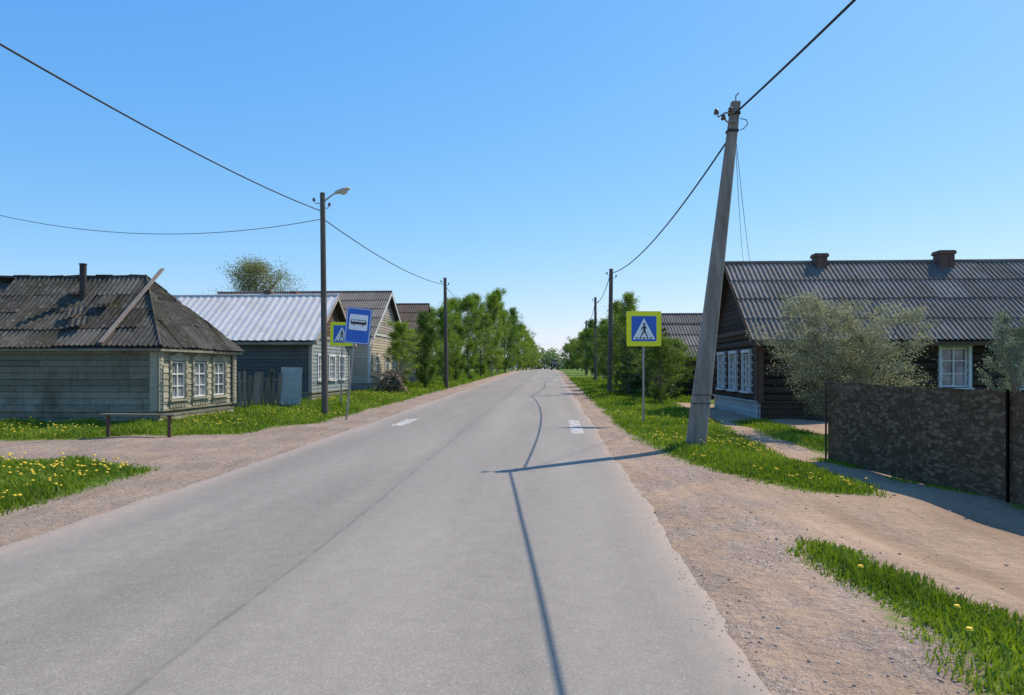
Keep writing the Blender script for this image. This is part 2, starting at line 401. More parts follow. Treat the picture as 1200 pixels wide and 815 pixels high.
for x_,y_ in zip(fx,fy):
    z_=GZ(x_,y_); h_=random.uniform(0.09,0.19); r_=random.uniform(0.014,0.023)*(1+math.hypot(x_,y_)/60)
    ox,oy=random.uniform(-.03,.03),random.uniform(-.03,.03)
    mb.tube([(x_,y_,z_),(x_+ox,y_+oy,z_+h_)],[0.0025,0.002],3,1,False)
    c=(x_+ox,y_+oy,z_+h_); n=7
    vs=[(c[0]+r_*math.cos(6.283*i/n),c[1]+r_*math.sin(6.283*i/n),c[2]) for i in range(n)]
    vs+=[(c[0]+r_*.7*math.cos(6.283*i/n),c[1]+r_*.7*math.sin(6.283*i/n),c[2]+r_*.55) for i in range(n)]
    fs=[(i,(i+1)%n,n+(i+1)%n,n+i) for i in range(n)]+[tuple(range(n,2*n)),tuple(range(n))]
    mb.add(vs,fs,0)
part('dandelions',mb,[flat('dandelion_yellow',(0.85,0.55,0.02),0.7),flat('stem_green',(0.12,0.2,0.05))],label="yellow dandelions scattered in the verge grass",category="dandelions",kind='stuff')
def pebbles(n,x0,x1,y0,y1,r0,r1,umax=99):
    x=rng.uniform(x0,x1,n);y=rng.uniform(y0,y1,n); s=sdist(x,y); u=x-K*y
    k=(s<0.05)&((u<-5.05)|((u>1.15)&(u<umax*rng.uniform(.6,1,n))))&(np.abs(x)<0.74*y+0.4)
    k&=(np.sin(x*1.9+y*1.3)+np.sin(y*2.7-x*.8)+rng.normal(0,.7,n))>-0.5
    return x[k],y[k],rng.uniform(0,1,k.sum())**3.5*(r1-r0)+r0
L=[pebbles(10000,1.2,7,2.6,12,0.004,0.015,3.6),pebbles(500,1.2,7,2.6,12,0.006,0.026),pebbles(8000,-11,-4,5,18,0.005,0.016),pebbles(2500,1.5,6,12,24,0.008,0.02,3.2),pebbles(2200,-8,-3,18,30,0.008,0.02)]
x=np.concatenate([l[0] for l in L]);y=np.concatenate([l[1] for l in L]);r=np.concatenate([l[2] for l in L])
n=3600; yy=rng.uniform(2.6,25,n); uu=np.where(rng.uniform(0,1,n)<.5,1.2-np.abs(rng.normal(0,.25,n)),-5.1+np.abs(rng.normal(0,.25,n)))
x=np.concatenate([x,uu+K*yy]);y=np.concatenate([y,yy]);r=np.concatenate([r,rng.uniform(.003,.008,n)])
ng=n; n=len(x); z=Hv(y)+bumpv(x,y); z[-ng:]+=0.013
base=np.array([(1,0,0),(0,1,0),(-1,0,0),(0,-1,0),(0,0,.7),(0,0,-.7)],float)
V=base[None]*rng.uniform(0.6,1.3,(n,6,1))*r[:,None,None]
th=rng.uniform(0,6.28,n); c_,s_=np.cos(th),np.sin(th)
V=np.stack([V[:,:,0]*c_[:,None]-V[:,:,1]*s_[:,None],V[:,:,0]*s_[:,None]+V[:,:,1]*c_[:,None],V[:,:,2]],2)
V[:,:,0]+=x[:,None];V[:,:,1]+=y[:,None];V[:,:,2]+=(z+r*0.25)[:,None]
fb=np.array([(0,1,4),(1,2,4),(2,3,4),(3,0,4),(1,0,5),(2,1,5),(3,2,5),(0,3,5)])
F=(np.arange(n)[:,None,None]*6+fb[None]).reshape(-1,3)
m,nt,b=newmat('pebble_stone'); S(nt,ramp(nt,attr(nt,'rnd'),[(0,(0.27,0.195,0.15)),(0.5,(0.43,0.32,0.25)),(1,(0.60,0.51,0.44))]),b.inputs['Base Color']); b.inputs['Roughness'].default_value=0.9
me=npmesh('gravel',V.reshape(-1,3),F,m,np.repeat(rng.uniform(0,1,n),6)); o=bpy.data.objects.new('gravel',me); link(o)
meta(o,"loose pinkish gravel on the road shoulders","gravel",kind='stuff')

# ------------------------------------------------------------ foliage generators
def leaf_mesh(name,C,size,asp,mat,rnd,up=0.3):
    n=len(C)
    A=rng.normal(size=(n,3)); A/=np.linalg.norm(A,axis=1)[:,None]
    B=rng.normal(size=(n,3)); B-=A*(A*B).sum(1)[:,None]; B/=np.linalg.norm(B,axis=1)[:,None]
    s=(size*rng.uniform(0.6,1.35,n))[:,None]
    V=np.stack([C-A*s,C+B*s*asp,C+A*s,C-B*s*asp],1).reshape(-1,3)
    F=np.arange(n*4).reshape(n,4)
    return npmesh(name,V,F,mat,np.repeat(rnd,4))
def rv3(): return Vector((random.gauss(0,1),random.gauss(0,1),random.gauss(0,1)))
def deciduous(tag,seed,h,wd,nleaf,leaf,lmat,bmat,base=0.12,upness=0.8,asp=0.55,stems=1,shape=0.75,spread=0.11,nbr=30,rad=0.014,gap=0.25):
    random.seed(seed)
    mb=MB(); anchors=[]; wts=[]
    for s_ in range(stems):
        ang=random.uniform(0,6.28); lean=0 if stems==1 else random.uniform(0.1,0.32)*wd
        hs_=h*(1 if stems==1 else random.uniform(0.75,1.0))
        pts=[]
        for i in range(7):
            t=i/6; pts.append(Vector((math.cos(ang)*lean*t+random.uniform(-.02,.02)*h*t,math.sin(ang)*lean*t+random.uniform(-.02,.02)*h*t,hs_*0.97*t)))
        r0=h*rad/(stems**0.5)
        mb.tube(pts,[r0*(1-0.93*i/6)+0.004 for i in range(7)],7)
        for k in range(nbr):
            t=base+(0.97-base)*(k+random.random())/nbr
            f=t*6; i=min(int(f),5); p=pts[i].lerp(pts[i+1],f-i)
            tt=(t-base)/(1-base)
            prof=math.sin(math.pi*min(1,max(0.06,tt))**shape)*0.9+0.12
            a=k*2.39996+random.uniform(-.5,.5); ln=wd*0.5*prof*random.uniform(0.5,1.3)/(1 if stems==1 else 1.5)
            d=Vector((math.cos(a),math.sin(a),upness*random.uniform(0.5,1.3))).normalized()
            q=[p]; 
            for j in range(3):
                d=(d+rv3()*0.13+Vector((0,0,0.06))).normalized(); q.append(q[-1]+d*ln/3*1.1)
            rb=r0*(1-0.9*t)*0.5+0.006
            mb.tube(q,[rb,rb*.7,rb*.45,rb*.2],5)
            for j in range(7):
                s0=random.uniform(0.25,1.0)*3; i2=min(int(s0),2); pp=q[i2].lerp(q[i2+1],s0-i2)
                dd=(d+rv3()*0.55).normalized(); l2=ln*random.uniform(0.2,0.42)+0.1
                e=pp+dd*l2; mb.tube([pp,e],[rb*.3,rb*.1],3,0,False)
                wgt=0.0 if random.random()<gap else random.uniform(0.5,1.5)
                for u_ in (0.35,0.7,1.0):
                    anchors.append(pp.lerp(e,u_)); wts.append(wgt+0.08)
    A=np.array([tuple(a) for a in anchors]); wts=np.array(wts); wts/=wts.sum()
    ii=rng.choice(len(A),nleaf,p=wts)
    C=A[ii]+rng.normal(size=(nleaf,3))*spread*np.array([1,1,0.85])*(wd/4)
    C[:,2]=np.maximum(C[:,2],0.1)
    clump=rng.uniform(0,1,len(A))[ii]
    rnd=np.clip(0.5*clump+0.5*rng.uniform(0,1,nleaf),0,1)
    tm=bpy.data.meshes.new(tag+'_trunk'); tm.from_pydata(mb.v,[],mb.f); tm.materials.append(bmat); tm.polygons.foreach_set('use_smooth',[True]*len(tm.polygons)); tm.update()
    return tm,leaf_mesh(tag+'_crown',C,leaf,asp,lmat,rnd)
def conifer(tag,seed,h,wd,nleaf,lmat,bmat,leaf=0.06):
    random.seed(seed); mb=MB()
    mb.tube([(0,0,0),(0.02,0,h*.5),(0,0.01,h)],[h*.02,h*.012,.006],7)
    segs=[]
    nw=int(h/0.30)
    for i in range(nw):
        t=0.06+0.94*i/nw
        R=wd/2*(1-t)**0.7*random.uniform(.75,1.2)+0.05
        for k in range(7):
            a=6.283*k/7+i*0.7+random.uniform(-.3,.3); L_=R*random.uniform(.5,1.3)
            p=Vector((0,0,h*t)); e=p+Vector((math.cos(a)*L_,math.sin(a)*L_,L_*random.uniform(-.05,.8)))
            mb.tube([p,e],[.012,.004],3,0,False); segs.append((p,e))
            for s_ in (.4,.6,.8):
                pp=p.lerp(e,s_)
                for sg in (-1,1):
                    dd=Vector((math.cos(a+sg*.9),math.sin(a+sg*.9),.1))*L_*(1-s_)*.8
                    segs.append((pp,pp+dd))
    Aa=np.array([tuple(s[0]) for s in segs]);Bb=np.array([tuple(s[1]) for s in segs])
    ln=np.linalg.norm(Bb-Aa,axis=1); ii=rng.choice(len(segs),nleaf,p=ln/ln.sum()); t=rng.uniform(0.05,1,nleaf)[:,None]
    C=Aa[ii]*(1-t)+Bb[ii]*t+rng.normal(size=(nleaf,3))*.025
    rnd=np.clip(t[:,0]*.6+rng.uniform(0,.4,nleaf),0,1)
    tm=bpy.data.meshes.new(tag+'_trunk'); tm.from_pydata(mb.v,[],mb.f); tm.materials.append(bmat); tm.update()
    return tm,leaf_mesh(tag+'_crown',C,leaf,0.22,lmat,rnd)
bark=flat('bark_grey_brown',(0.17,0.135,0.11),0.95,0,0.4,8,0.6)
birch=flat('bark_pale',(0.36,0.33,0.30),0.9,0,0.5,10,0.3)
L_spring=leafmat('spring_leaves',[(0,(0.07,0.125,0.016)),(0.5,(0.18,0.265,0.032)),(1,(0.36,0.45,0.08))],0.44,(1.25,1.35,0.5))
L_dark=leafmat('bush_leaves',[(0,(0.055,0.095,0.018)),(0.6,(0.13,0.195,0.034)),(1,(0.26,0.33,0.075))],0.40)
L_olive=leafmat('budding_leaves',[(0,(0.14,0.145,0.055)),(0.5,(0.25,0.25,0.10)),(1,(0.36,0.35,0.17))],0.35,(1.1,1.15,.7))
L_grey=leafmat('silvery_leaves',[(0,(0.12,0.135,0.08)),(0.5,(0.27,0.285,0.185)),(1,(0.50,0.50,0.37))],0.33,(1.05,1.1,0.8))
L_needle=leafmat('dark_needles',[(0,(0.03,0.055,0.018)),(0.6,(0.08,0.125,0.035)),(1,(0.17,0.23,0.07))],0.2)
L_far=leafmat('hazy_woodland_leaves',[(0,(0.10,0.15,0.09)),(0.6,(0.17,0.24,0.14)),(1,(0.25,0.32,0.20))],0.25)  # distance haze is mixed into this leaf colour; the scene has no atmosphere
D=[deciduous('birch%d'%i,100+i,8,4.2,[24000,26000,20000,24000][i],0.052,L_spring,birch,base=0.02,upness=[1.1,1.4,1.8,1.2][i],nbr=40,spread=0.15,gap=.2,shape=[.75,.6,.7,.9][i]) for i in range(4)]
DR=[deciduous('roadside%d'%i,200+i,6,4.0,[20000,17000,19000][i],0.05,L_dark,bark,base=0.02,upness=[.9,1.4,1.1][i],nbr=34,spread=0.15,gap=.2) for i in range(3)]
def put_tree(name,meshes,x,y,ht,wd,h0,w0,label,cat,group=None,rot=None,zoff=0):
    t=thing(name,label,cat,(x,y,GZ(x,y)+zoff),random.uniform(0,6.28) if rot is None else rot,group)
    t.scale=(wd/w0,wd/w0,ht/h0)
    for nm,me in zip(('trunk','crown'),meshes):
        o=bpy.data.objects.new(nm,me); link(o); o.parent=t
    return t
random.seed(5)
gl="young deciduous trees along the roadside"
for i,(x,y,h,wd) in enumerate([(-6.5,42.5,4.0,2.8),(-5.4,45,4.6,3.0),(-5.9,49,4.6,3.2),(-4.9,53,5.6,3.2),(-4.6,59,5.4,3.4),(-3.9,65,7.6,3.6),(-3.2,74,6.4,3.8),(-2.3,83,9.4,4.0),(-1.9,92,10.8,4.2),(-1.0,104,8.8,5.0),(0.0,118,10.4,5.0),(1.0,135,8.6,5.4),(2.3,155,9.8,5.4),(3.6,180,8.6,6),(5.6,215,9.5,6.5),(8.2,265,9,7),(-7.2,64,6.4,4.4),(-6.3,79,8.6,5),(-5.0,100,11.0,5.5)]):
    if i in (1,4,6,9,13): mset,h0,w0=DR[i%3],6,4
    else: mset,h0,w0=D[(i*3)%4 if i%2 else i%4],8,4.2
    put_tree('deciduous_tree',mset,x,y,h,wd,h0,w0,"bushy bright green young tree on the grassy verge","tree",gl)
for i,(x,y,h,wd) in enumerate([(6.35,40,5.5,2.6),(6.9,44,4.4,3.0),(7.2,50,5.6,2.8),(7.6,57,4.4,3.2),(8.2,65,5.5,3.2),(8.9,75,5.0,3.8),(9.6,87,6.4,4.0),(10.6,102,6.0,4.8),(12.0,125,6.8,5.2),(14,155,6.4,5.6),(16.3,195,8,6.4),(20,260,9,8),(7.4,33.0,2.6,2.2),(6.2,36.5,3.4,2.8),(5.9,29.0,2.6,2.3)]):
    mset=[D[2],DR[0],DR[1],DR[2]][i%4]; h0,w0=(8,4.2) if mset is D[2] else (6,4)
    if i>=12: mset,h0,w0=DR[i%3],6,4
    put_tree('roadside_tree',mset,x,y,h,wd,h0,w0,"low green deciduous tree beside the road","tree","green trees lining the other side of the road")
CN=[conifer('spruce%d'%i,300+i,4,2.2,8500,L_needle,bark) for i in range(2)]
for i,(x,y,h,wd) in enumerate([(6.5,31.5,3.3,2.2),(5.6,34.5,3.7,2.0)]):
    put_tree('spruce_tree',CN[i%2],x,y,h,wd,4,2.2,"small dark green young spruce on the verge","tree","young spruces beside the road")
OL=deciduous('crown_tree',400,11,6,26000,0.06,L_olive,bark,base=0.40,upness=0.6,nbr=80,spread=0.26,shape=0.72,gap=.02)
put_tree('bare_crowned_tree',OL,-24.6,70,11.2,6.4,11,6,"round tree with sparse olive buds behind the houses","tree",rot=1.0)
B1=deciduous('grey_bush',410,3.8,4.4,52000,0.034,L_grey,bark,base=0.05,upness=0.6,stems=6,nbr=17,spread=0.085,asp=0.32,rad=0.016,gap=.3)
put_tree('silvery_bush',B1,7.75,16.8,3.3,4.1,3.8,4.4,"large silvery green bush behind the fence before the log house","bush",rot=0.4)
B2=deciduous('grey_bush_small',411,3.0,2.4,15000,0.03,L_grey,bark,base=0.1,upness=0.8,stems=4,nbr=14,spread=0.08,asp=0.32,rad=0.014,gap=.3)
put_tree('slender_silvery_bush',B2,8.45,12.0,2.6,1.55,3.0,2.4,"thin silvery bush rising above the fence","bush",rot=2.0)
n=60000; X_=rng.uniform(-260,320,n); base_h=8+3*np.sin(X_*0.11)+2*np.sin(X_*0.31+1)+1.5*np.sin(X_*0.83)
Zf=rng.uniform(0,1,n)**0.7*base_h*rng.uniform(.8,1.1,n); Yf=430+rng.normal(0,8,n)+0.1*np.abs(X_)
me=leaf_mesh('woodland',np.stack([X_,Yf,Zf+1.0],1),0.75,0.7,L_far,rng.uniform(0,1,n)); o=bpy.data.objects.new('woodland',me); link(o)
meta(o,"hazy green wood at the far end of the road","woodland",kind='stuff')

# ------------------------------------------------------------ houses
m,nt,b=newmat('window_glass'); o_=coord(nt)
S(nt,ramp(nt,noise_(nt,o_,1.4,3),[(0.35,(0.04,0.05,0.06)),(0.62,(0.26,0.28,0.29))]),b.inputs['Base Color']); b.inputs['Roughness'].default_value=0.08; b.inputs['Specular IOR Level'].default_value=0.8
M_glass=m
M_white=flat('aged_white_paint',(0.64,0.62,0.58),0.6,0,0.14,9)
M_pale=flat('pale_grey_blue_paint',(0.52,0.54,0.53),0.65,0,0.16,9)
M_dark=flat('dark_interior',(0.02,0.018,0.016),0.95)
M_deck=wood('roof_boards',[(0.05,0.045,0.04),(0.09,0.08,0.07)])
class Ctx: pass
def PM(c,plane,t,out,z):
    s,L,W=c.s,c.L,c.W
    if plane=='A0': return (s*t,-out,z)
    if plane=='O0': return (s*(-out),t,z)
    if plane=='A1': return (s*t,W+out,z)
    return (s*(L+out),t,z)
def pbox(mb,c,pl,t0,t1,o0,o1,z0,z1,m=0,tb=None):
    ta,tc=(t0,t1) if tb is None else tb
    vs=[PM(c,pl,t0,o0,z0),PM(c,pl,t1,o0,z0),PM(c,pl,t1,o1,z0),PM(c,pl,t0,o1,z0),PM(c,pl,ta,o0,z1),PM(c,pl,tc,o0,z1),PM(c,pl,tc,o1,z1),PM(c,pl,ta,o1,z1)]
    mb.hexa(vs,m)
def board(mb,c,pl,t0,t1,z0,z1,style,m=0,tt=None):
    if t1-t0<0.02: return
    ta,tc=(t0,t1) if tt is None else tt
    if style=='clap':
        ob,ot=0.03+random.uniform(0,.006),0.012
        vs=[PM(c,pl,t0,-.02,z0),PM(c,pl,t1,-.02,z0),PM(c,pl,t1,ob,z0),PM(c,pl,t0,ob,z0),PM(c,pl,ta,-.02,z1),PM(c,pl,tc,-.02,z1),PM(c,pl,tc,ot,z1),PM(c,pl,ta,ot,z1)]
        mb.hexa(vs,m)
    else:
        r=(z1-z0)/2; zc=(z0+z1)/2; n=6; prof=[(math.cos(math.pi*(k/n-.5))*r*0.75,zc+math.sin(math.pi*(k/n-.5))*r*0.98) for k in range(n+1)]
        b=len(mb.v)
        for t in (t0,t1):
            for (o,z) in prof: mb.v.append(PM(c,pl,t,o-0.02,z))
        for k in range(n): mb.f.append([b+k,b+k+1,b+n+1+k+1,b+n+1+k]); mb.m.append(m)
        mb.f.append([b+k for k in range(n+1)]);mb.m.append(m); mb.f.append([b+n+1+k for k in range(n+1)]);mb.m.append(m)
def wall_rows(mb,c,pl,T,z0,z1,bh,style,openings,m=0):
    n=max(1,round((z1-z0)/bh)); h=(z1-z0)/n
    for i in range(n):
        a,b_=z0+i*h,z0+(i+1)*h; segs=[(0.0,T)]
        for (o0,o1,w0,w1) in openings:
            if b_>w0+0.03 and a<w1-0.03:
                ns=[]
                for (p,q) in segs:
                    if o1<=p or o0>=q: ns.append((p,q))
                    else:
                        if o0>p: ns.append((p,o0))
                        if o1<q: ns.append((o1,q))
                segs=ns
        for (p,q) in segs:
            if q-p>4 and style=='clap':
                mid=p+(q-p)*random.uniform(.3,.7); board(mb,c,pl,p,mid-.003,a,b_-.008,style,m); board(mb,c,pl,mid+.003,q,a+random.uniform(0,.004),b_-.008,style,m)
            else: board(mb,c,pl,p,q,a,b_-.008,style,m)
def window(c,root,pl,tc,z0,z1,w,mcase,mframe,fancy=0,rows=3,off=0.0):
    t0,t1=tc-w/2,tc+w/2
    mb=MB(); cw=0.10 if fancy else .085
    pbox(mb,c,pl,t0-cw,t0,-.02,.065+off,z0-.02,z1+.02); pbox(mb,c,pl,t1,t1+cw,-.02,.065+off,z0-.02,z1+.02)
    pbox(mb,c,pl,t0-cw-.03,t1+cw+.03,-.02,.075+off,z1+.02,z1+.12)
    pbox(mb,c,pl,t0-cw-.04,t1+cw+.04,-.02,.12+off,z0-.08,z0-.02)
    if fancy:
        pbox(mb,c,pl,t0-cw,t1+cw,-.02,.06,z0-.26,z0-.08)
        pbox(mb,c,pl,t0-cw-.08,t1+cw+.08,-.02,.10,z1+.12,z1+.16)
        pbox(mb,c,pl,t0-.02,t1+.02,-.02,.06,z1+.16,z1+.28,0,(tc-.05,tc+.05))
        for k in range(5):
            tk=t0+w*(k+.5)/5; pbox(mb,c,pl,tk-.03,tk+.03,.06,.075,z0-.24,z0-.11)
        for sg in (t0-cw*.5,t1+cw*.5):
            for k in range(4): zk=z0+(z1-z0)*(k+.5)/4; pbox(mb,c,pl,sg-.03,sg+.03,.066,.085,zk-.07,zk+.07,0,(sg-.012,sg+.012))
    wn=part('window',mb,mcase,root)
    mb=MB(); f=.045
    pbox(mb,c,pl,t0,t0+f,-.06,.02,z0,z1);pbox(mb,c,pl,t1-f,t1,-.06,.02,z0,z1)
    pbox(mb,c,pl,t0+f,t1-f,-.06,.02,z0,z0+f);pbox(mb,c,pl,t0+f,t1-f,-.06,.02,z1-f,z1)
    pbox(mb,c,pl,tc-.022,tc+.022,-.055,.012,z0+f,z1-f)
    zt=z0+(z1-z0)*0.66
    pbox(mb,c,pl,t0+f,tc-.022,-.055,.010,zt-.018,zt+.018);pbox(mb,c,pl,tc+.022,t1-f,-.055,.010,zt-.018,zt+.018)
    if rows>2:
        zt=z0+(z1-z0)*0.33
        pbox(mb,c,pl,t0+f,tc-.022,-.055,.010,zt-.014,zt+.014);pbox(mb,c,pl,tc+.022,t1-f,-.055,.010,zt-.014,zt+.014)
    part('frame',mb,mframe,wn)
    mb=MB(); mb.add([PM(c,pl,t0+.01,-.035,z0+.01),PM(c,pl,t1-.01,-.035,z0+.01),PM(c,pl,t1-.01,-.035,z1-.01),PM(c,pl,t0+.01,-.035,z1-.01)],[(0,1,2,3)])
    part('glass',mb,M_glass,wn)
def sheets(mb,P0,U,V,N,ulen,vf,sw,sl,wave,amp,jit=0.0,drop=0.0,per=6,vlen=None,sag=0,lift=.035):
    P0,U,V,N=[Vector(q) for q in (P0,U,V,N)]
    nc=max(1,round(ulen/sw)); sw=ulen/nc; nr=max(1,math.ceil(vlen/sl-1e-6)); sl=vlen/nr
    if jit>.01: lift=.018
    for i in range(nc):
        for r in range(nr):
            if random.random()<drop: continue
            ns=max(2,int(sw/wave*per)); j0=random.uniform(0,jit); tw=random.uniform(-jit,jit)*.7; sh=random.uniform(-jit,jit)*3.5
            cols=[]; ok=False
            for k in range(ns+1):
                u=i*sw+sw*k/ns+(0.02*(k/ns)); u=min(u,ulen)
                vm=vf(u); rag=random.uniform(-jit,jit)*.8; va=r*sl-.04+sh*0.6+rag; vb=(r+1)*sl+.08+sh*0.6
                va=max(va,-.06); va2=min(va,vm);vb2=min(vb,vm)
                if vb2-va2>.01: ok=True
                wv=amp*math.cos(2*math.pi*u/wave)
                off=wv+j0+tw*(k/ns)+ (i%2)*0.004
                row=[]
                for (t) in (0,.5,1):
                    v=va2+(vb2-va2)*t
                    sg=-sag*math.sin(math.pi*u/ulen)*math.sin(math.pi*min(1,max(0,v/vlen)))
                    row.append(P0+U*u+V*v+N*(off+lift*(1-(v-va)/(vb-va))+sg))
                cols.append(row)
            if not ok: continue
            b=len(mb.v)
            for row in cols: mb.v+=[tuple(q) for q in row]
            for k in range(ns):
                for t in range(2):
                    a=b+k*3+t; mb.f.append([a,a+3,a+4,a+1]); mb.m.append(0)
def house(name,label,s,corner,W,L,ze,zr,ov,mwall,style,bh,mroof,wins,plinth=None,hip=None,trim=None,gable_m=None,wave=.15,amp=.022,sw=1.0,sl=1.3,jit=.004,drop=0,mcase=None,mframe=None,fancy=0,chimneys=(),zb=0.0,sag=0,ovf=0.35,facade_m=None,cap=.06,side_plinth=None):
    c=Ctx(); c.s=s;c.L=L;c.W=W
    root=thing(name,label,"house",(corner[0],corner[1],GZ(*corner)-0.03),-math.atan(K))
    random.seed(len(label)*7+int(W*10))
    tan=(zr-ze)/(W/2); mats=[mwall,M_dark,gable_m or mwall,trim or mwall,facade_m or mwall]
    op={'A0':[],'O0':[],'A1':[],'O1':[]}
    for (pl,tc,z0,z1,w_,*r) in wins:
        if z1<ze+.05: op[pl].append((tc-w_/2,tc+w_/2,z0,z1))
    zb0=0.0 if plinth is None else plinth[0]
    mb=MB()
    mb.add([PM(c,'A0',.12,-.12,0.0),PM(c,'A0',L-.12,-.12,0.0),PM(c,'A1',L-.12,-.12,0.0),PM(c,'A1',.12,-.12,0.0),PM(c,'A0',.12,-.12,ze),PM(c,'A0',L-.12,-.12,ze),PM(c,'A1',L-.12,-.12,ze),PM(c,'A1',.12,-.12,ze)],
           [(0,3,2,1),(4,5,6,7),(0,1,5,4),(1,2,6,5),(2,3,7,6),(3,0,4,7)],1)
    po=.06 if style=='log' else 0
    for pl,T in (('A0',L),('O0',W),('A1',L),('O1',W)):
        wall_rows(mb,c,pl,T,zb0,ze,bh,style,op[pl],4 if pl=='O0' else 0)
        for t in (0.0,T):
            e=1 if t==0 else -1
            a0,a1=sorted((t-e*.045,t+e*.09)) 
            pbox(mb,c,pl,a0,a1,.0325+(.002 if pl[0]=='A' else 0),.052+po+(.003 if pl[0]=='A' else 0),zb0,ze-.004,3)
    if hip is None:
        for pl in ('O0','O1'):
            n=max(1,round((zr-ze)/.16)); h=(zr-ze-.02)/n
            for i in range(n):
                za=ze+i*h; zc=za+h; ta=(za-ze)/tan; tb=(zc-ze)/tan
                board(mb,c,pl,ta,W-ta,za+.004,zc,'clap',2,(min(tb,W/2-.01),max(W-tb,W/2+.01)))
            pbox(mb,c,pl,.02,W-.02,.034,.075+po,ze-.06,ze+.06,3)
    part('wall',mb,mats,root)
    if plinth:
        mb=MB(); n=max(1,round(plinth[0]/.16))
        for pl,T in (('A0',L),('O0',W)):
            mi=1 if (pl=='A0' and side_plinth) else 0
            for i in range(n): board(mb,c,pl,-.03,T+.03,plinth[0]*i/n,plinth[0]*(i+1)/n-.006,'clap',mi)
            pbox(mb,c,pl,-.06,T+.06,.036,.07+po,plinth[0]-.02,plinth[0]+.03,mi)
        part('plinth',mb,[plinth[1],side_plinth or plinth[1]],root)
    ca=1/math.sqrt(1+tan*tan); sa=tan*ca; Lv=(W/2+ov)/ca; zv=ze-ov*tan+.05
    oF=-ov if hip else -ovf; Lt=L+(2*ov if hip else 2*ovf)
    def loc(v): return (s*v[0],v[1],v[2])
    def vf(u):
        if hip is None: return Lv
        return max(0,min(1,u/(hip+ov),(Lt-u)/(hip+ov)))*Lv
    tmp=MB()
    sheets(tmp,(oF,-ov,zv),(1,0,0),(0,ca,sa),(0,-sa,ca),Lt,vf,sw,sl,wave,amp,jit,drop,vlen=Lv,sag=sag)
    sheets(tmp,(oF,W+ov,zv),(1,0,0),(0,-ca,sa),(0,sa,ca),Lt,vf,sw,sl,wave,amp,jit,drop,vlen=Lv,sag=sag)
    if hip:
        hz=zr+.05-zv; run=hip+ov; l2=math.hypot(hz,run); Wt=W+2*ov
        def vf2(u): return max(0,min(u,Wt-u)/(Wt/2))*l2
        sheets(tmp,(-ov,-ov,zv),(0,1,0),(run/l2,0,hz/l2),(-hz/l2,0,run/l2),Wt,vf2,sw,sl,wave,amp,jit,0,vlen=l2)
        sheets(tmp,(L+ov,-ov,zv),(0,1,0),(-run/l2,0,hz/l2),(hz/l2,0,run/l2),Wt,vf2,sw,sl,wave,amp,jit,0,vlen=l2)
    tmp.v=[loc(v) for v in tmp.v]; mb=tmp
    dz=.05
    def P(o_,a_,z_): return (s*o_,a_,z_)
    zt=zr+.05-dz-.01; ze2=zv-dz
    if hip is None: r0,r1=oF,L+ovf
    else: r0,r1=hip,L-hip
    sg_=sag+.02 if sag else 0
    mb.add([P(oF,-ov,ze2),P(oF+Lt,-ov,ze2),P(r1,W/2,zt-sg_),P(r0,W/2,zt-sg_)],[(0,1,2,3)],1)
    mb.add([P(oF,W+ov,ze2),P(oF+Lt,W+ov,ze2),P(r1,W/2,zt-sg_),P(r0,W/2,zt-sg_)],[(0,1,2,3)],1)
    if hip:
        mb.add([P(-ov,-ov,ze2),P(-ov,W+ov,ze2),P(r0,W/2,zt)],[(0,1,2)],1); mb.add([P(L+ov,-ov,ze2),P(L+ov,W+ov,ze2),P(r1,W/2,zt)],[(0,1,2)],1)
        mb.add([P(-ov+.01,-ov+.01,ze2-.01),P(L+ov-.01,-ov+.01,ze2-.01),P(L+ov-.01,W+ov-.01,ze2-.01),P(-ov+.01,W+ov-.01,ze2-.01)],[(0,1,2,3)],1)
    n=10
    for k in range(n):
        j=(lambda: random.uniform(-.02,.02) if jit>.01 else 0)
        mb.tube([(s*(r0+(r1-r0)*k/n),W/2,zr+.075+j()),(s*(r0+(r1-r0)*(k+1)/n),W/2,zr+.075+j())],cap,8,0)
    if hip:
        for (ox,ax) in ((-ov,-ov),(-ov,W+ov),(L+ov,-ov),(L+ov,W+ov)):
            ro=r0 if ox<0 else r1
            A_=Vector(P(ox,ax,zv+.04)); B_=Vector(P(ro,W/2,zr+.075))
            for k in range(5):
                if random.random()<.25: continue
                q0=A_.lerp(B_,k/5);q1=A_.lerp(B_,(k+1.05)/5); q1.z+=random.uniform(-.015,.02)
                mb.tube([q0,q1],cap*.7,6,0)
    rf_=part('roof',mb,[mroof,M_deck],root)
    mb=MB()
    fh=.08 if hip else .13
    for aa in (-ov,W+ov):
        sg=-1 if aa<0 else 1
        y0,y1=sorted((aa-sg*.03,aa)); x0,x1=sorted((s*oF,s*(oF+Lt)))
        mb.box(x0,x1,y0,y1,ze2-fh,ze2-.012)
    if hip is None:
        for oo in (oF,oF+Lt):
            for sg in (-1,1):
                a_e=-ov if sg<0 else W+ov
                x0,x1=s*oo,s*(oo+(.03 if oo<0 else -.03))
                vs=[(x0,a_e,ze2-.14),(x1,a_e,ze2-.14),(x1,W/2,zt-.14),(x0,W/2,zt-.14),(x0,a_e,ze2+.05),(x1,a_e,ze2+.05),(x1,W/2,zt+.05),(x0,W/2,zt+.05)]
                mb.hexa(vs)
    else:
        for oo in (-ov,L+ov):
            x0,x1=sorted((s*oo,s*(oo+(.03 if oo<0 else -.03))))
            mb.box(x0,x1,-ov,W+ov,ze2-fh,ze2-.012)
    part('fascia',mb,trim or mwall,root)
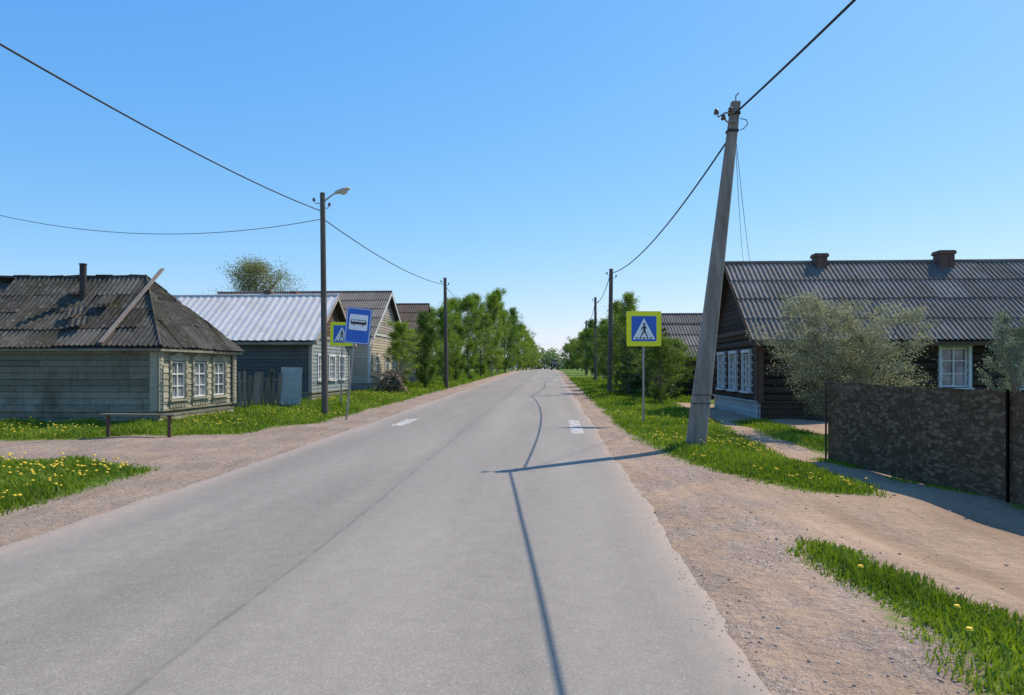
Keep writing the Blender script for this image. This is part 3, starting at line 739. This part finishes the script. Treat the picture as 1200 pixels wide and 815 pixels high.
    for (oc,ac,zc,sz,hc,mc) in chimneys:
        mb=MB(); x_=s*oc
        mb.box(x_-sz/2,x_+sz/2,ac-sz/2,ac+sz/2,zc-.8,zc+hc-.12)
        mb.box(x_-sz/2-.04,x_+sz/2+.04,ac-sz/2-.04,ac+sz/2+.04,zc+hc-.12,zc+hc-.04)
        mb.box(x_-sz/2-.02,x_+sz/2+.02,ac-sz/2-.02,ac+sz/2+.02,zc+hc-.04,zc+hc)
        part('chimney',mb,mc,rf_)
    for (pl,tc,z0,z1,w_,*r) in wins:
        window(c,root,pl,tc,z0,z1,w_,mcase or M_white,mframe or M_white,fancy,rows=r[0] if r else 3,off=po)
    return root,c
W_olive=wood('olive_grey_boards',[(0.155,0.142,0.10),(0.24,0.222,0.16),(0.32,0.295,0.22)],stain=.8,dirt=(0.095,0.083,0.058))
W_cream=wood('faded_cream_boards',[(0.35,0.32,0.23),(0.48,0.44,0.325)],stain=.6,dirt=(0.21,0.18,0.125))
W_blue=wood('dark_blue_grey_boards',[(0.09,0.105,0.10),(0.135,0.145,0.135)],stain=.75,dirt=(0.085,0.076,0.062))
W_blue2=wood('pale_blue_boards',[(0.24,0.28,0.28),(0.30,0.335,0.325)],stain=.55,dirt=(0.18,0.165,0.14))
W_yellow=wood('weathered_pale_boards',[(0.42,0.365,0.27),(0.54,0.48,0.37)],stain=.45,dirt=(0.28,0.235,0.175))
W_grey=wood('silver_grey_boards',[(0.27,0.235,0.19),(0.41,0.365,0.31)],stain=.4)
W_log=wood('dark_brown_logs',[(0.034,0.022,0.015),(0.06,0.039,0.027),(0.088,0.06,0.043)],stain=.4,dirt=(0.02,0.016,0.013))
W_brown=wood('brown_trim',[(0.10,0.06,0.042),(0.14,0.088,0.06)],stain=.3)
W_base=wood('pale_blue_base_boards',[(0.34,0.38,0.39),(0.45,0.48,0.48)],stain=.4,dirt=(0.18,0.17,0.15))
SL_old=slate('mossy_dark_slate',[(0.04,0.036,0.03),(0.10,0.09,0.076),(0.055,0.05,0.042),(0.14,0.127,0.108),(0.075,0.067,0.057)],moss=(0.04,0.038,0.02),mossamt=.75,lichen=(0.165,0.15,0.125))
SL_grey=slate('grey_corrugated_slate',[(0.165,0.142,0.12),(0.205,0.178,0.152),(0.25,0.22,0.19)],moss=(0.115,0.093,0.072),mossamt=.6)
SL_red=slate('brown_slate',[(0.15,0.10,0.075),(0.2,0.14,0.105)],mossamt=.3)
M_zinc=slate('pale_sheet_metal',[(0.64,0.60,0.55),(0.72,0.68,0.63)],moss=(0.53,0.46,0.39),mossamt=.55,rough=0.45)
m,nt,b=newmat('sooty_brick'); o_=coord(nt); bk=nt.nodes.new('ShaderNodeTexBrick'); nt.links.new(o_,bk.inputs[0]); bk.inputs['Scale'].default_value=4
bk.inputs['Color1'].default_value=(0.18,0.085,0.06,1);bk.inputs['Color2'].default_value=(0.10,0.055,0.042,1);bk.inputs['Mortar'].default_value=(0.12,0.10,0.085,1)
S(nt,bk.outputs[0],b.inputs['Base Color']); b.inputs['Roughness'].default_value=.9; M_brick=m
M_iron=flat('rusty_black_iron',(0.03,0.026,0.023),.7,.1,.4)

WH=4.75
r1,c1=house('wooden_house',"low weathered olive plank house with mossy hipped slate roof",-1,(-9.75,19.9),WH,8.6,2.28,4.3,.24,W_olive,'clap',.17,SL_old,
   [('O0',1.1,.66,1.72,.78),('O0',2.4,.66,1.72,.78),('O0',3.7,.66,1.72,.78)],hip=1.65,trim=W_olive,facade_m=W_cream,mcase=W_cream,fancy=1,jit=.026,drop=0.03,sw=1.0,sl=1.05,sag=.09,plinth=(.35,W_olive),cap=.04)
mb=MB()
pl,T='O0',WH
n=int(T/.11)
for k in range(n):
    t=T*(k+.5)/n; pbox(mb,c1,pl,t-.035,t+.035,.056,.085,2.02,2.13); pbox(mb,c1,pl,t-.018,t+.018,.056,.08,1.97,2.02)
for pl,T in (('O0',WH),('A0',8.6)): pbox(mb,c1,pl,0.09,T-.1,.054,.10,2.13,2.2)
pbox(mb,c1,'O0',-.06,.16,.06,.11,.35,2.1); pbox(mb,c1,'O0',WH-.16,WH+.06,.06,.11,.35,2.1); pbox(mb,c1,'A0',-.06,.14,.062,.10,.35,2.1)
for k in range(14):
    z=.42+k*.12; pbox(mb,c1,'O0',-.02,.12,.11,.13,z,z+.06); pbox(mb,c1,'O0',WH-.12,WH+.02,.11,.13,z,z+.06)
part('carved_trim',mb,W_cream,r1)
mb=MB()
pz=lambda a:2.28+.05+a*(2.02/(WH/2))
mb.tube([(-3.15,1.6,pz(1.6)-.2),(-3.15,1.6,4.62)],[.095,.095],12); mb.tube([(-3.15,1.6,4.62),(-3.15,1.6,4.65)],[.11,.11],12)
part('stove_pipe',mb,M_iron,[o for o in r1.children if o.name.startswith('roof')][0])
bt=thing('wooden_board',"long bare pale plank lying on the mossy slate roof","plank",(-9.75,19.9,GZ(-9.75,19.9)),-math.atan(K))
mb=MB(); p0=Vector((-1.40,-.3,pz(-.3)+.10)); p1=Vector((-1.2,2.5,pz(2.5)+.10)); d_=(p1-p0).normalized(); sx_=Vector((1,0,0)); up=sx_.cross(d_)
vs=[p0-sx_*.06,p0+sx_*.06,p1+sx_*.06,p1-sx_*.06]; mb.hexa([tuple(v) for v in vs]+[tuple(v+up*.04) for v in vs])
part('plank',mb,wood('bare_pinkish_wood',[(0.30,0.235,0.18),(0.36,0.285,0.225)],gscale=(40,3,3),stain=.3),bt)
random.seed(21)
for k in range(4):
    a_=.4+k*.38; o_k=2.2+[0,.35,-.3,.9][k]; zz_=pz(a_)+.08
    t=thing('loose_slate_sheet',"broken dark slate sheet slipped out of place on the roof","roof sheet",(-9.75,19.9,GZ(-9.75,19.9)),-math.atan(K),"loose broken slate sheets on the old roof")
    tmp=MB(); an=random.uniform(-.5,.5); U_=Vector((-math.cos(an),math.sin(an)*.76,math.sin(an)*.65)); V_=Vector((math.sin(an),math.cos(an)*.76,math.cos(an)*.65)); N_=Vector((0,-.65,.76))
    sheets(tmp,(-o_k,a_,zz_),U_,V_,N_,.55,lambda u:.42,.55,.42,.15,.022,0,0,vlen=.42)
    part('sheet',tmp,SL_old,t)
house('metal_roofed_house',"blue-grey plank house with pale sheet metal roof",-1,(-8.7,31.4),5.8,10.5,2.85,4.85,.35,W_blue,'clap',.16,M_zinc,
   [('O0',1.3,.95,2.0,.85),('O0',2.9,.95,2.0,.85),('O0',4.5,.95,2.0,.85)],trim=W_grey,facade_m=W_blue2,gable_m=W_brown,mcase=M_white,wave=.33,amp=.016,sw=1.0,sl=4.2,jit=.003,plinth=(.4,W_olive),
   chimneys=[(3.1,3.1,4.75,.28,.42,M_brick),(1.9,3.3,4.7,.24,.45,M_brick)])
house('gabled_house',"pale weathered plank house with grey slate gable roof",-1,(-8.1,41.2),8.7,10.5,3.35,6.1,.4,W_yellow,'clap',.16,SL_grey,
   [('O0',1.7,.9,2.0,.9),('O0',4.3,.9,2.0,.9),('O0',6.9,.9,2.0,.9)],trim=M_pale,gable_m=W_grey,mcase=M_white,plinth=(.5,W_grey))
house('distant_brown_house',"small house with brown slate roof behind roadside trees",-1,(-7.3,56),7,8,3.7,6.4,.4,W_yellow,'clap',.2,SL_red,[('O0',2,1.1,2.2,.9),('O0',5,1.1,2.2,.9)],trim=W_brown,mcase=M_white,plinth=(.5,W_grey))
house('log_house',"dark brown log house with long grey corrugated slate roof",1,(7.3,21.4),5.8,9.4,2.68,5.0,.45,W_log,'log',.24,SL_grey,
   [('O0',1.1,.86,2.0,.78),('O0',2.75,.86,2.0,.78),('O0',4.4,.86,2.0,.78),('A0',5.55,1.0,2.15,.75),('A0',7.6,1.0,2.15,.75)],trim=W_brown,gable_m=W_log,mcase=M_pale,fancy=0,plinth=(.55,W_base),side_plinth=W_log,
   chimneys=[(2.75,2.8,4.85,.38,.48,M_brick),(6.75,2.8,4.85,.46,.54,M_brick)],jit=.006)
house('small_dark_house',"small dark wooden house with low grey slate roof",1,(7.2,34),6.0,6.5,2.0,3.55,.35,W_log,'log',.22,SL_grey,[('O0',1.6,.7,1.5,.7),('O0',3.9,.7,1.5,.7)],trim=W_brown,gable_m=W_brown,mcase=M_pale)
house('brown_wooden_house',"brown wooden house with grey slate roof",1,(8.2,44),6.0,8,2.6,4.75,.35,W_log,'log',.22,SL_grey,[('O0',1.6,.9,1.8,.8),('O0',3.9,.9,1.8,.8)],trim=W_brown,gable_m=W_brown,mcase=M_pale)

# ------------------------------------------------------------ fences
M_print,nt,b=newmat('stone_pattern_mat'); o_=coord(nt)
wq=nt.nodes.new('ShaderNodeTexNoise'); wq.inputs['Scale'].default_value=6; nt.links.new(o_,wq.inputs['Vector'])
vv_=mapping(nt,mix(nt,.04,o_,wq.outputs[1],'ADD'),(9.0,9.0,20.0)); dd=voro(nt,vv_,1.0,'DISTANCE_TO_EDGE'); sc_=sepc(nt,voro(nt,vv_,1.0,'F1',1))
cl=ramp(nt,sc_[0],[(0,(0.085,0.061,0.038)),(.5,(0.135,0.10,0.064)),(1,(0.21,0.16,0.105))])
cl=mix(nt,.7,cl,ramp(nt,noise_(nt,o_,22,5,.7),[(.3,.5),(.7,1.2)]),'MULTIPLY')
cl=mix(nt,mapr(nt,dd,.16,.02,0,.6),cl,(0.045,0.033,0.021)); S(nt,cl,b.inputs['Base Color']); b.inputs['Roughness'].default_value=.95; b.inputs['Specular IOR Level'].default_value=.1
M_post=flat('dark_steel_post',(0.04,0.032,0.026),.8,0,.3)
def sheetfence(name,label,pts,h,matp,matpost,step=2.2,amp=.02,tilt=0):
    x0,y0=pts[0]; root=thing(name,label,"fence",(x0,y0,GZ(x0,y0)))
    if tilt: root.rotation_euler=(0,tilt,0)
    for (a_,b_) in zip(pts[:-1],pts[1:]):
        A=Vector((a_[0],a_[1]));B=Vector((b_[0],b_[1])); Ln=(B-A).length; d=(B-A)/Ln; nn=Vector((-d.y,d.x)); n=max(1,round(Ln/step))
        for i in range(n):
            mb=MB(); k=24
            for j in range(k+1):
                t=(i+j/k)/n*Ln; q=A+d*t; o_=amp*math.sin(t*5.0)+amp*.6*math.sin(t*13+1)
                zg=H(q.y)-GZ(x0,y0); hz=h+.008*math.sin(t*2.3)+.006*math.sin(t*9)
                for (oo,zz) in ((-.005,-.02),(-.005,hz),(.005,-.02),(.005,hz)):
                    mb.v.append((q.x-x0+nn.x*(oo+o_),q.y-y0+nn.y*(oo+o_),zg+zz))
            for j in range(k):
                e=j*4
                for f in ((e,e+4,e+5,e+1),(e+2,e+3,e+7,e+6),(e+1,e+5,e+7,e+3),(e,e+2,e+6,e+4)): mb.f.append(list(f)); mb.m.append(0)
            part('panel',mb,matp,root)
        if matpost:
          for i in range(n+1):
            q=A+d*(Ln*i/n); zg=GZ(q.x,q.y)-GZ(x0,y0); mb=MB()
            qq=q-Vector((0.04,0)); mb.box(qq.x-x0-.014,qq.x-x0+.014,qq.y-y0-.014,qq.y-y0+.014,zg-.1,zg+h+.01)
            part('post',mb,matpost,root,bevel=.003)
    return root
sheetfence('patterned_fence',"low yard fence covered with brown stone-patterned sheeting",[(5.58,12.8),(6.02,8.75),(6.6,3.0)],1.36,M_print,M_post,step=4.1,amp=.006)
def picketfence(name,label,A,B,h,wd,mat,gap=.01,lean=.04,hv=.08,cat="fence"):
    A=Vector(A);B=Vector(B); Ln=(B-A).length; d=(B-A)/Ln; nn=Vector((-d.y,d.x)); gz=GZ(A.x,A.y)
    root=thing(name,label,cat,(A.x,A.y,gz)); mb=MB(); t=0
    while t<Ln:
        w_=wd*random.uniform(.8,1.15); hh_=h+random.uniform(-hv,hv); q=d*t; ll=random.uniform(-lean,lean); zg=GZ(A.x+q.x,A.y+q.y)-gz-.02
        p=[q,q+d*w_,q+d*w_+nn*.022,q+nn*.022]; top=[v+d*ll for v in p]
        mb.hexa([(v.x,v.y,zg) for v in p]+[(v.x,v.y,zg+hh_) for v in top]); t+=w_+gap
    part('boards',mb,mat,root)
    for z_ in (.3,h-.3):
        mb=MB(); p=[nn*.06,d*Ln+nn*.06,d*Ln+nn*.1,nn*.1]
        zz=GZ(B.x,B.y)-gz
        mb.hexa([(p[0].x,p[0].y,z_),(p[1].x,p[1].y,z_+zz),(p[2].x,p[2].y,z_+zz),(p[3].x,p[3].y,z_),(p[0].x,p[0].y,z_+.07),(p[1].x,p[1].y,z_+.07+zz),(p[2].x,p[2].y,z_+.07+zz),(p[3].x,p[3].y,z_+.07)])
        part('rail',mb,mat,root)
    return root
random.seed(3)
W_fv=wood('brown_grey_fence_boards',[(0.19,0.15,0.11),(0.28,0.23,0.175),(0.38,0.32,0.255)],gscale=(40,40,2),stain=.3)
picketfence('board_fence',"old uneven leaning brown-grey plank fence between two houses",(-10.3,26.6),(-8.75,27.1),1.25,.13,W_fv,gap=.02,lean=.14,hv=.16)
mt=flat('blue_grey_sheet',(0.33,0.37,0.37),.5,.1,.15)
sheetfence('sheet_metal_gate',"pale blue-grey metal sheet gate beside the board fence",[(-8.68,27.15),(-7.95,27.35)],1.5,mt,None,step=1.0,amp=.01,tilt=.03)

# ------------------------------------------------------------ poles, cables
M_conc,nt,b=newmat('weathered_concrete'); o_=coord(nt)
n1=noise_(nt,mapping(nt,o_,(6,6,1.0)),1.0,6,.65); n2=noise_(nt,o_,50,3)
cl=ramp(nt,n1,[(.3,(0.16,0.13,0.10)),(.52,(0.27,0.23,0.185)),(.75,(0.38,0.335,0.28))]); cl=mix(nt,.4,cl,ramp(nt,n2,[(.3,.65),(.7,1.15)]),'MULTIPLY')
S(nt,cl,b.inputs['Base Color']); b.inputs['Roughness'].default_value=.9; S(nt,bump(nt,n2,.5,.008),b.inputs['Normal'])
M_pole=wood('dark_weathered_pole',[(0.115,0.096,0.077),(0.15,0.128,0.105)],gscale=(30,30,1.5),stain=.4)
M_steel=flat('galvanised_steel',(0.30,0.30,0.29),.45,.6,.1)
M_black=flat('black_cable',(0.012,0.012,0.013),.6,0,.2)
M_ins=flat('brown_insulator',(0.10,0.05,0.03),.3,0,.2)
root=thing('concrete_utility_pole',"tall leaning tapered concrete utility pole in the verge","utility pole",(3.66,14.46,GZ(3.66,14.46)))
mb=MB(); Hp=6.86; lx=.80; WB,WT=.37,.175
def sect(t,z,w0,w1):
    cx=lx*t; a_=w0*(1-t)+w1*t; bq=a_*.78; ch=a_*.12
    return [(cx-a_/2+ch,-bq/2,z),(cx+a_/2-ch,-bq/2,z),(cx+a_/2,-bq/2+ch,z),(cx+a_/2,bq/2-ch,z),(cx+a_/2-ch,bq/2,z),(cx-a_/2+ch,bq/2,z),(cx-a_/2,bq/2-ch,z),(cx-a_/2,-bq/2+ch,z)]
zz=[-.3,0,1,2,3,4,5,6,Hp]
for z in zz: mb.v+=sect(z/Hp,z,WB,WT)
for i in range(len(zz)-1):
    for k in range(8): mb.f.append([i*8+k,i*8+(k+1)%8,(i+1)*8+(k+1)%8,(i+1)*8+k]); mb.m.append(0)
mb.f.append([(len(zz)-1)*8+k for k in range(8)]); mb.m.append(0)
part('pole',mb,M_conc,root)
for (z,th_,ex) in ((.85,.012,.004),(1.02,.012,.004),(6.25,.05,.012),(6.6,.05,.012)): 
    mb=MB(); t=z/Hp; a_=(WB*(1-t)+WT*t)/2+ex; mb.box(lx*t-a_,lx*t+a_,-a_*.82,a_*.82,z,z+th_); part('band',mb,M_iron,root)
mb=MB(); mb.tube([(.78,-.1,6.62),(.55,-.12,6.60),(.42,-.12,6.52),(.38,-.12,6.60)],.018,6); part('hook',mb,M_steel,root)
mb=MB(); mb.tube([(.78,-.1,6.45),(.6,-.12,6.42),(.52,-.12,6.5)],.018,6); part('hook',mb,M_steel,root)
mb=MB(); mb.tube([(.8,.0,Hp),(.8,0,Hp+.12),(.86,0,Hp+.18)],.014,6); part('hook',mb,M_steel,root)
for (x_,z_) in ((.38,6.58),(.52,6.47),(.66,6.62)):
    mb=MB(); mb.tube([(x_,-.12,z_),(x_,-.12,z_+.03),(x_,-.12,z_+.035),(x_,-.12,z_+.07),(x_,-.12,z_+.1)],[.05,.055,.035,.045,.02],10); part('insulator',mb,M_ins,root)
mb=MB(); mb.tube([(.86,-.1,6.5),(.98,-.12,6.46),(1.0,-.12,6.38),(.93,-.12,6.30),(.86,-.1,6.27)],.009,5); part('cable_loop',mb,M_black,root)
def roundpole(name,label,x,y,h,r0,r1,mat,lamp=False,lean=0,group=None):
    root=thing(name,label,"utility pole",(x,y,GZ(x,y)),0,group)
    mb=MB(); mb.tube([(lean*t,0,-.2+(h+.2)*t) for t in (0,.25,.5,.75,1)],[r0+(r1-r0)*t for t in (0,.25,.5,.75,1)],12)
    part('pole',mb,mat,root,smooth=False)
    mb=MB(); mb.tube([(lean,-r1,h-.35),(lean-.2,-r1-.03,h-.35),(lean-.24,-r1-.03,h-.28)],.014,6); part('hook',mb,M_steel,root)
    mb=MB(); mb.tube([(lean,-r1,h-.5),(lean+.2,-r1-.03,h-.5),(lean+.24,-r1-.03,h-.43)],.014,6); part('hook',mb,M_steel,root)
    for (x_,z_) in ((lean-.24,h-.28),(lean+.24,h-.43)):
        mb=MB(); mb.tube([(x_,-r1-.03,z_),(x_,-r1-.03,z_+.04),(x_,-r1-.03,z_+.07),(x_,-r1-.03,z_+.11)],[.045,.05,.035,.015],10); part('insulator',mb,M_ins,root)
    if lamp:
        mb=MB(); mb.tube([(lean,-.02,h-.45),(lean+.12,-.1,h-.25),(lean+.35,-.16,h-.10),(lean+.5,-.2,h-.03)],[.025,.025,.022,.022],8)
        part('lamp_arm',mb,M_steel,root)
        mb=MB()
        prof=[(0,.04,.04),(.08,.07,.06),(.2,.11,.075),(.34,.12,.07),(.46,.09,.05),(.52,.03,.02)]
        n=10
        for (d_,wy,wz) in prof:
            for k in range(n):
                a=2*math.pi*k/n; mb.v.append((lean+.42+d_*.95,-.2+wy*math.cos(a),h-.05+d_*.28+wz*math.sin(a)))
        for i in range(len(prof)-1):
            for k in range(n): mb.f.append([i*n+k,i*n+(k+1)%n,(i+1)*n+(k+1)%n,(i+1)*n+k]);mb.m.append(0)
        mb.f.append(list(range(n)));mb.m.append(0); mb.f.append([(len(prof)-1)*n+k for k in range(n)]);mb.m.append(0)
        hd=part('lamp_head',mb,flat('lamp_grey',(0.45,0.43,0.38),.4,.2,.08),root,smooth=True)
        mb=MB(); mb.tube([(lean+.62,-.2,h-.055),(lean+.70,-.2,h-.035),(lean+.82,-.2,h-.01)],[.05,.075,.04],10)
        part('lamp_glass',mb,flat('lamp_glass',(0.5,0.47,0.38),.15,0,.05),hd,smooth=True)
    return root
gp="utility poles along the road"
roundpole('street_lamp_pole',"dark weathered pole with an old street lamp on an arm",-5.85,22.7,6.98,.105,.08,M_pole,lamp=True,lean=-.08)
roundpole('utility_pole',"dark slender wooden utility pole beside the roadside trees",-4.15,46,7.0,.14,.10,M_pole,lean=-.1,group=gp)
roundpole('utility_pole',"grey utility pole standing among roadside trees",5.1,37.9,6.55,.14,.10,M_pole,lean=.08,group=gp)
roundpole('utility_pole',"grey utility pole standing among roadside trees",6.9,60,7.0,.14,.10,M_pole,group=gp)
roundpole('utility_pole',"grey utility pole standing among roadside trees",9.0,88,6.6,.14,.10,M_pole,group=gp)
def cable(pts3,sag,r,label,n=40):
    A=Vector(pts3[0]);B=Vector(pts3[1]); mb=MB(); pts=[]
    for i in range(n+1):
        t=i/n; p=A.lerp(B,t); p.z-=4*sag*t*(1-t); pts.append(p)
    mb.tube(pts,r,6); o=part('overhead_cable',mb,M_black,None,label=label,smooth=True); o["category"]="cable"; o["group"]="overhead cables strung between poles"
cable([(4.42,14.35,6.70),(4.9,-22,7.6)],.75,.020,"thick black bundled overhead cable leaving the concrete pole")
cable([(4.38,14.6,6.30),(5.15,37.8,6.60)],.55,.020,"thick black bundled overhead cable between utility poles")
cable([(5.15,37.95,6.60),(6.9,60,7.15)],.5,.020,"thick black bundled overhead cable between utility poles")
cable([(6.9,60,7.15),(9.0,88,7.0)],.6,.020,"thick black bundled overhead cable between utility poles")
cable([(-5.93,22.6,6.55),(-7.4,-14,7.2)],1.12,.015,"black overhead cable leaving the street lamp pole")
cable([(-5.93,22.8,6.35),(-4.25,45.9,6.95)],.35,.016,"black overhead cable between utility poles")
cable([(-4.25,46.1,6.9),(-1.6,80,6.6)],.7,.016,"black overhead cable between utility poles")
cable([(-5.98,22.7,6.32),(-20,24,7.6)],.91,.010,"thin green overhead cable crossing to a distant building")
cable([(4.5,14.6,6.35),(7.95,24.2,5.08)],.15,.006,"thin service wire from concrete pole to log house")
cable([(4.5,14.6,6.2),(7.75,24.2,5.08)],.45,.005,"thin service wire from concrete pole to log house")

# ------------------------------------------------------------ signs
M_yel=flat('fluorescent_yellow',(0.93,0.86,0.01),.4,0,.02); M_blu=flat('sign_blue',(0.012,0.12,0.50),.35,0,.03); M_wht=flat('sign_white',(0.85,0.85,0.83),.35,0,.02); M_blk=flat('sign_black',(0.012,0.012,0.012),.4,0,.02)
def rrect(w_,h_,r,cx=0,cz=0,n=5):
    out=[]
    for (sx,sz,a0) in ((1,1,0),(-1,1,90),(-1,-1,180),(1,-1,270)):
        for k in range(n+1):
            a=math.radians(a0+90*k/n); out.append((cx+sx*(w_/2-r)+r*math.cos(a),cz+sz*(h_/2-r)+r*math.sin(a)))
    return out
def limb(mb,p,q,w0,w1,y):
    p=Vector((p[0],p[1]));q=Vector((q[0],q[1])); d=(q-p).normalized(); nn=Vector((-d.y,d.x))
    pts=[p-nn*w0/2,p+nn*w0/2,q+nn*w1/2,q-nn*w1/2]; mb.polyxz([(v.x,v.y) for v in pts],y)
def crossing_sign(x,y,zc,size,label,tilt=0,rot=0):
    root=thing('pedestrian_crossing_sign',label,"road sign",(x,y,GZ(x,y)),rot,"pedestrian crossing signs"); root.rotation_euler=(0,tilt,rot)
    zc-=GZ(x,y)
    mb=MB(); mb.tube([(0,.06,-.2),(0,.06,zc+size*.45)],.03,10); part('post',mb,M_steel,root)
    mb=MB(); mb.slabxz(rrect(size,size,.04,0,zc),0,.012); pn=part('panel',mb,M_yel,root)
    mb=MB(); b_=size*.72; mb.polyxz(rrect(b_,b_,.03,0,zc),-.004); part('blue_field',mb,M_blu,pn)
    mb=MB(); h_=b_*.84; mb.polyxz([(-b_*.45,zc-h_*.5),(b_*.45,zc-h_*.5),(0,zc+h_*.5)],-.008); part('triangle',mb,M_wht,pn)
    mb=MB(); yq=-.012; k=b_; o=zc-h_*.5
    n=12; mb.polyxz([(.01*k+.048*k*math.cos(6.283*i/n),o+.60*k+.048*k*math.sin(6.283*i/n)) for i in range(n)],yq)
    limb(mb,(0.0,o+.54*k),(0.02*k,o+.32*k),.10*k,.075*k,yq)
    limb(mb,(.02*k,o+.33*k),(-.07*k,o+.22*k),.055*k,.045*k,yq-.001); limb(mb,(-.07*k,o+.23*k),(-.13*k,o+.09*k),.045*k,.035*k,yq-.002)
    limb(mb,(.03*k,o+.33*k),(.08*k,o+.21*k),.055*k,.045*k,yq-.003); limb(mb,(.08*k,o+.22*k),(.14*k,o+.09*k),.045*k,.035*k,yq-.004)
    limb(mb,(-.01*k,o+.51*k),(-.10*k,o+.41*k),.035*k,.03*k,yq-.005); limb(mb,(-.10*k,o+.42*k),(-.07*k,o+.33*k),.03*k,.025*k,yq-.006)
    limb(mb,(.02*k,o+.51*k),(.11*k,o+.43*k),.035*k,.03*k,yq-.007)
    for xx in (-.29,-.145,0,.145,.29):
        mb.polyxz([(xx*k-.045*k,o+.02*k),(xx*k+.035*k,o+.02*k),(xx*k*.93+.03*k,o+.075*k),(xx*k*.93-.04*k,o+.075*k)],yq)
    part('pictogram',mb,M_blk,pn)
crossing_sign(3.62,19.9,2.74,.96,"yellow-bordered blue pedestrian crossing sign on a grey post",rot=.03)
crossing_sign(-6.62,28,2.98,.92,"yellow-bordered pedestrian crossing sign behind a bus stop sign",rot=-.05,tilt=.02)
root=thing('bus_stop_sign',"leaning blue bus stop sign with white bus panel","road sign",(-4.9,21.4,GZ(-4.9,21.4)),0); root.rotation_euler=(0,.10,.04)
g0=GZ(-4.9,21.4); mb=MB(); mb.tube([(0,.05,-.2),(0,.05,3.25-g0+.1)],.03,10); part('post',mb,M_steel,root)
zc=2.93-g0+.0; cx=.08
mb=MB(); mb.slabxz(rrect(.74,1.06,.05,cx,zc),0,.012); pn=part('panel',mb,M_blu,root)
mb=MB(); outer=rrect(.70,1.02,.04,cx,zc); inner=rrect(.67,.99,.035,cx,zc); n=len(outer)
mb.v+=[(p[0],-.003,p[1]) for p in outer]+[(p[0],-.003,p[1]) for p in inner]
for i in range(n): mb.f.append([i,(i+1)%n,n+(i+1)%n,n+i]); mb.m.append(0)
part('border',mb,M_wht,pn)
mb=MB(); mb.polyxz(rrect(.54,.46,.03,cx,zc+.10),-.004); part('white_field',mb,M_wht,pn)
mb=MB(); bz=zc+.11
mb.polyxz([(cx-.23,bz-.07),(cx+.23,bz-.07),(cx+.235,bz-.01),(cx+.21,bz+.065),(cx-.21,bz+.065),(cx-.23,bz+.03)],-.008)
for xx in (-.13,.13): mb.polyxz([(cx+xx+.036*math.cos(6.283*i/12),bz-.075+.036*math.sin(6.283*i/12)) for i in range(12)],-.009)
part('bus_pictogram',mb,M_blk,pn)
mb=MB()
for i in range(5): mb.polyxz(rrect(.066,.048,.008,cx-.168+i*.082,bz+.025),-.012)
for xx in (-.13,.13): mb.polyxz([(cx+xx+.014*math.cos(6.283*i/10),bz-.075+.014*math.sin(6.283*i/10)) for i in range(10)],-.012)
part('bus_window_marks',mb,M_wht,pn)

# ------------------------------------------------------------ bench
root=thing('wooden_bench',"low crude plank bench on two posts before the old house","bench",(-8.55,16.6,GZ(-8.55,16.6)),.03)
mb=MB(); mb.hexa([(-.82,-.11,.49),(.86,-.11,.47),(.86,.11,.47),(-.82,.11,.49),(-.82,-.11,.52),(.86,-.11,.50),(.86,.11,.50),(-.82,.11,.52)]); part('seat',mb,W_olive,root,bevel=.005)
for xx in (-.68,.7):
    mb=MB(); mb.tube([(xx,0,-.15),(xx,0,.48)],[.05,.045],8); part('leg',mb,W_brown,root)
random.seed(9)
mb=MB()
for r_ in range(6):
    for k in range(9-r_):
        xx=(k-(9-r_)/2)*.19+random.uniform(-.03,.03); zz_=.09+r_*.16+random.uniform(-.02,.02); rr_=random.uniform(.06,.095); yy_=random.uniform(-.12,.12)
        mb.tube([(xx,yy_-.45,zz_),(xx+random.uniform(-.04,.04),yy_+.45,zz_)],rr_,8)
for i in range(40):
    c=Vector((random.gauss(0,.45),random.gauss(0,.25),random.uniform(.7,1.25))); d=Vector((random.gauss(0,1),random.gauss(0,.6),random.gauss(0,.15))).normalized()*random.uniform(.3,.6)
    mb.tube([c-d,c,c+d],[.025,.022,.01],5)
hp=part('woodpile',mb,wood('split_firewood',[(0.17,0.12,0.085),(0.32,0.24,0.165)],gscale=(30,3,30),stain=.3),None,label="heap of brown firewood and branches on the verge"); hp["category"]="woodpile"; hp.location=(-6.45,39.5,GZ(-6.45,39.5))
root=thing('tractor',"small dark tractor driving on the road","tractor",(11.2,190,H(190)+.02),-math.atan(K)); M_tr=flat('dark_paint',(0.03,0.035,0.03),.4); M_ty=flat('tyre',(0.015,0.015,0.015),.9)
mb=MB(); mb.box(-.4,.4,-2.4,-.6,.7,1.35); mb.box(-.5,.5,-.6,.8,.6,1.3); part('body',mb,M_tr,root,bevel=.06)
mb=MB(); mb.box(-.7,.7,-.5,.9,1.3,2.5); mb.box(-.78,.78,-.6,1.0,2.5,2.62); part('cab',mb,M_tr,root,bevel=.05)
mb=MB(); mb.box(-.6,.6,-.52,-.49,1.5,2.35); part('windscreen',mb,M_glass,root)
mb=MB(); mb.tube([(.2,-1.6,1.3),(.2,-1.6,2.4)],.04,8); part('exhaust',mb,M_iron,root)
for (sx,yy_,r_,w_) in ((-1,.5,.78,.4),(1,.5,.78,.4),(-1,-1.9,.45,.25),(1,-1.9,.45,.25)):
    mb=MB(); mb.tube([(sx*.65,yy_,r_),(sx*(.65+w_),yy_,r_)],r_,18); part('wheel',mb,M_ty,root,bevel=.04)
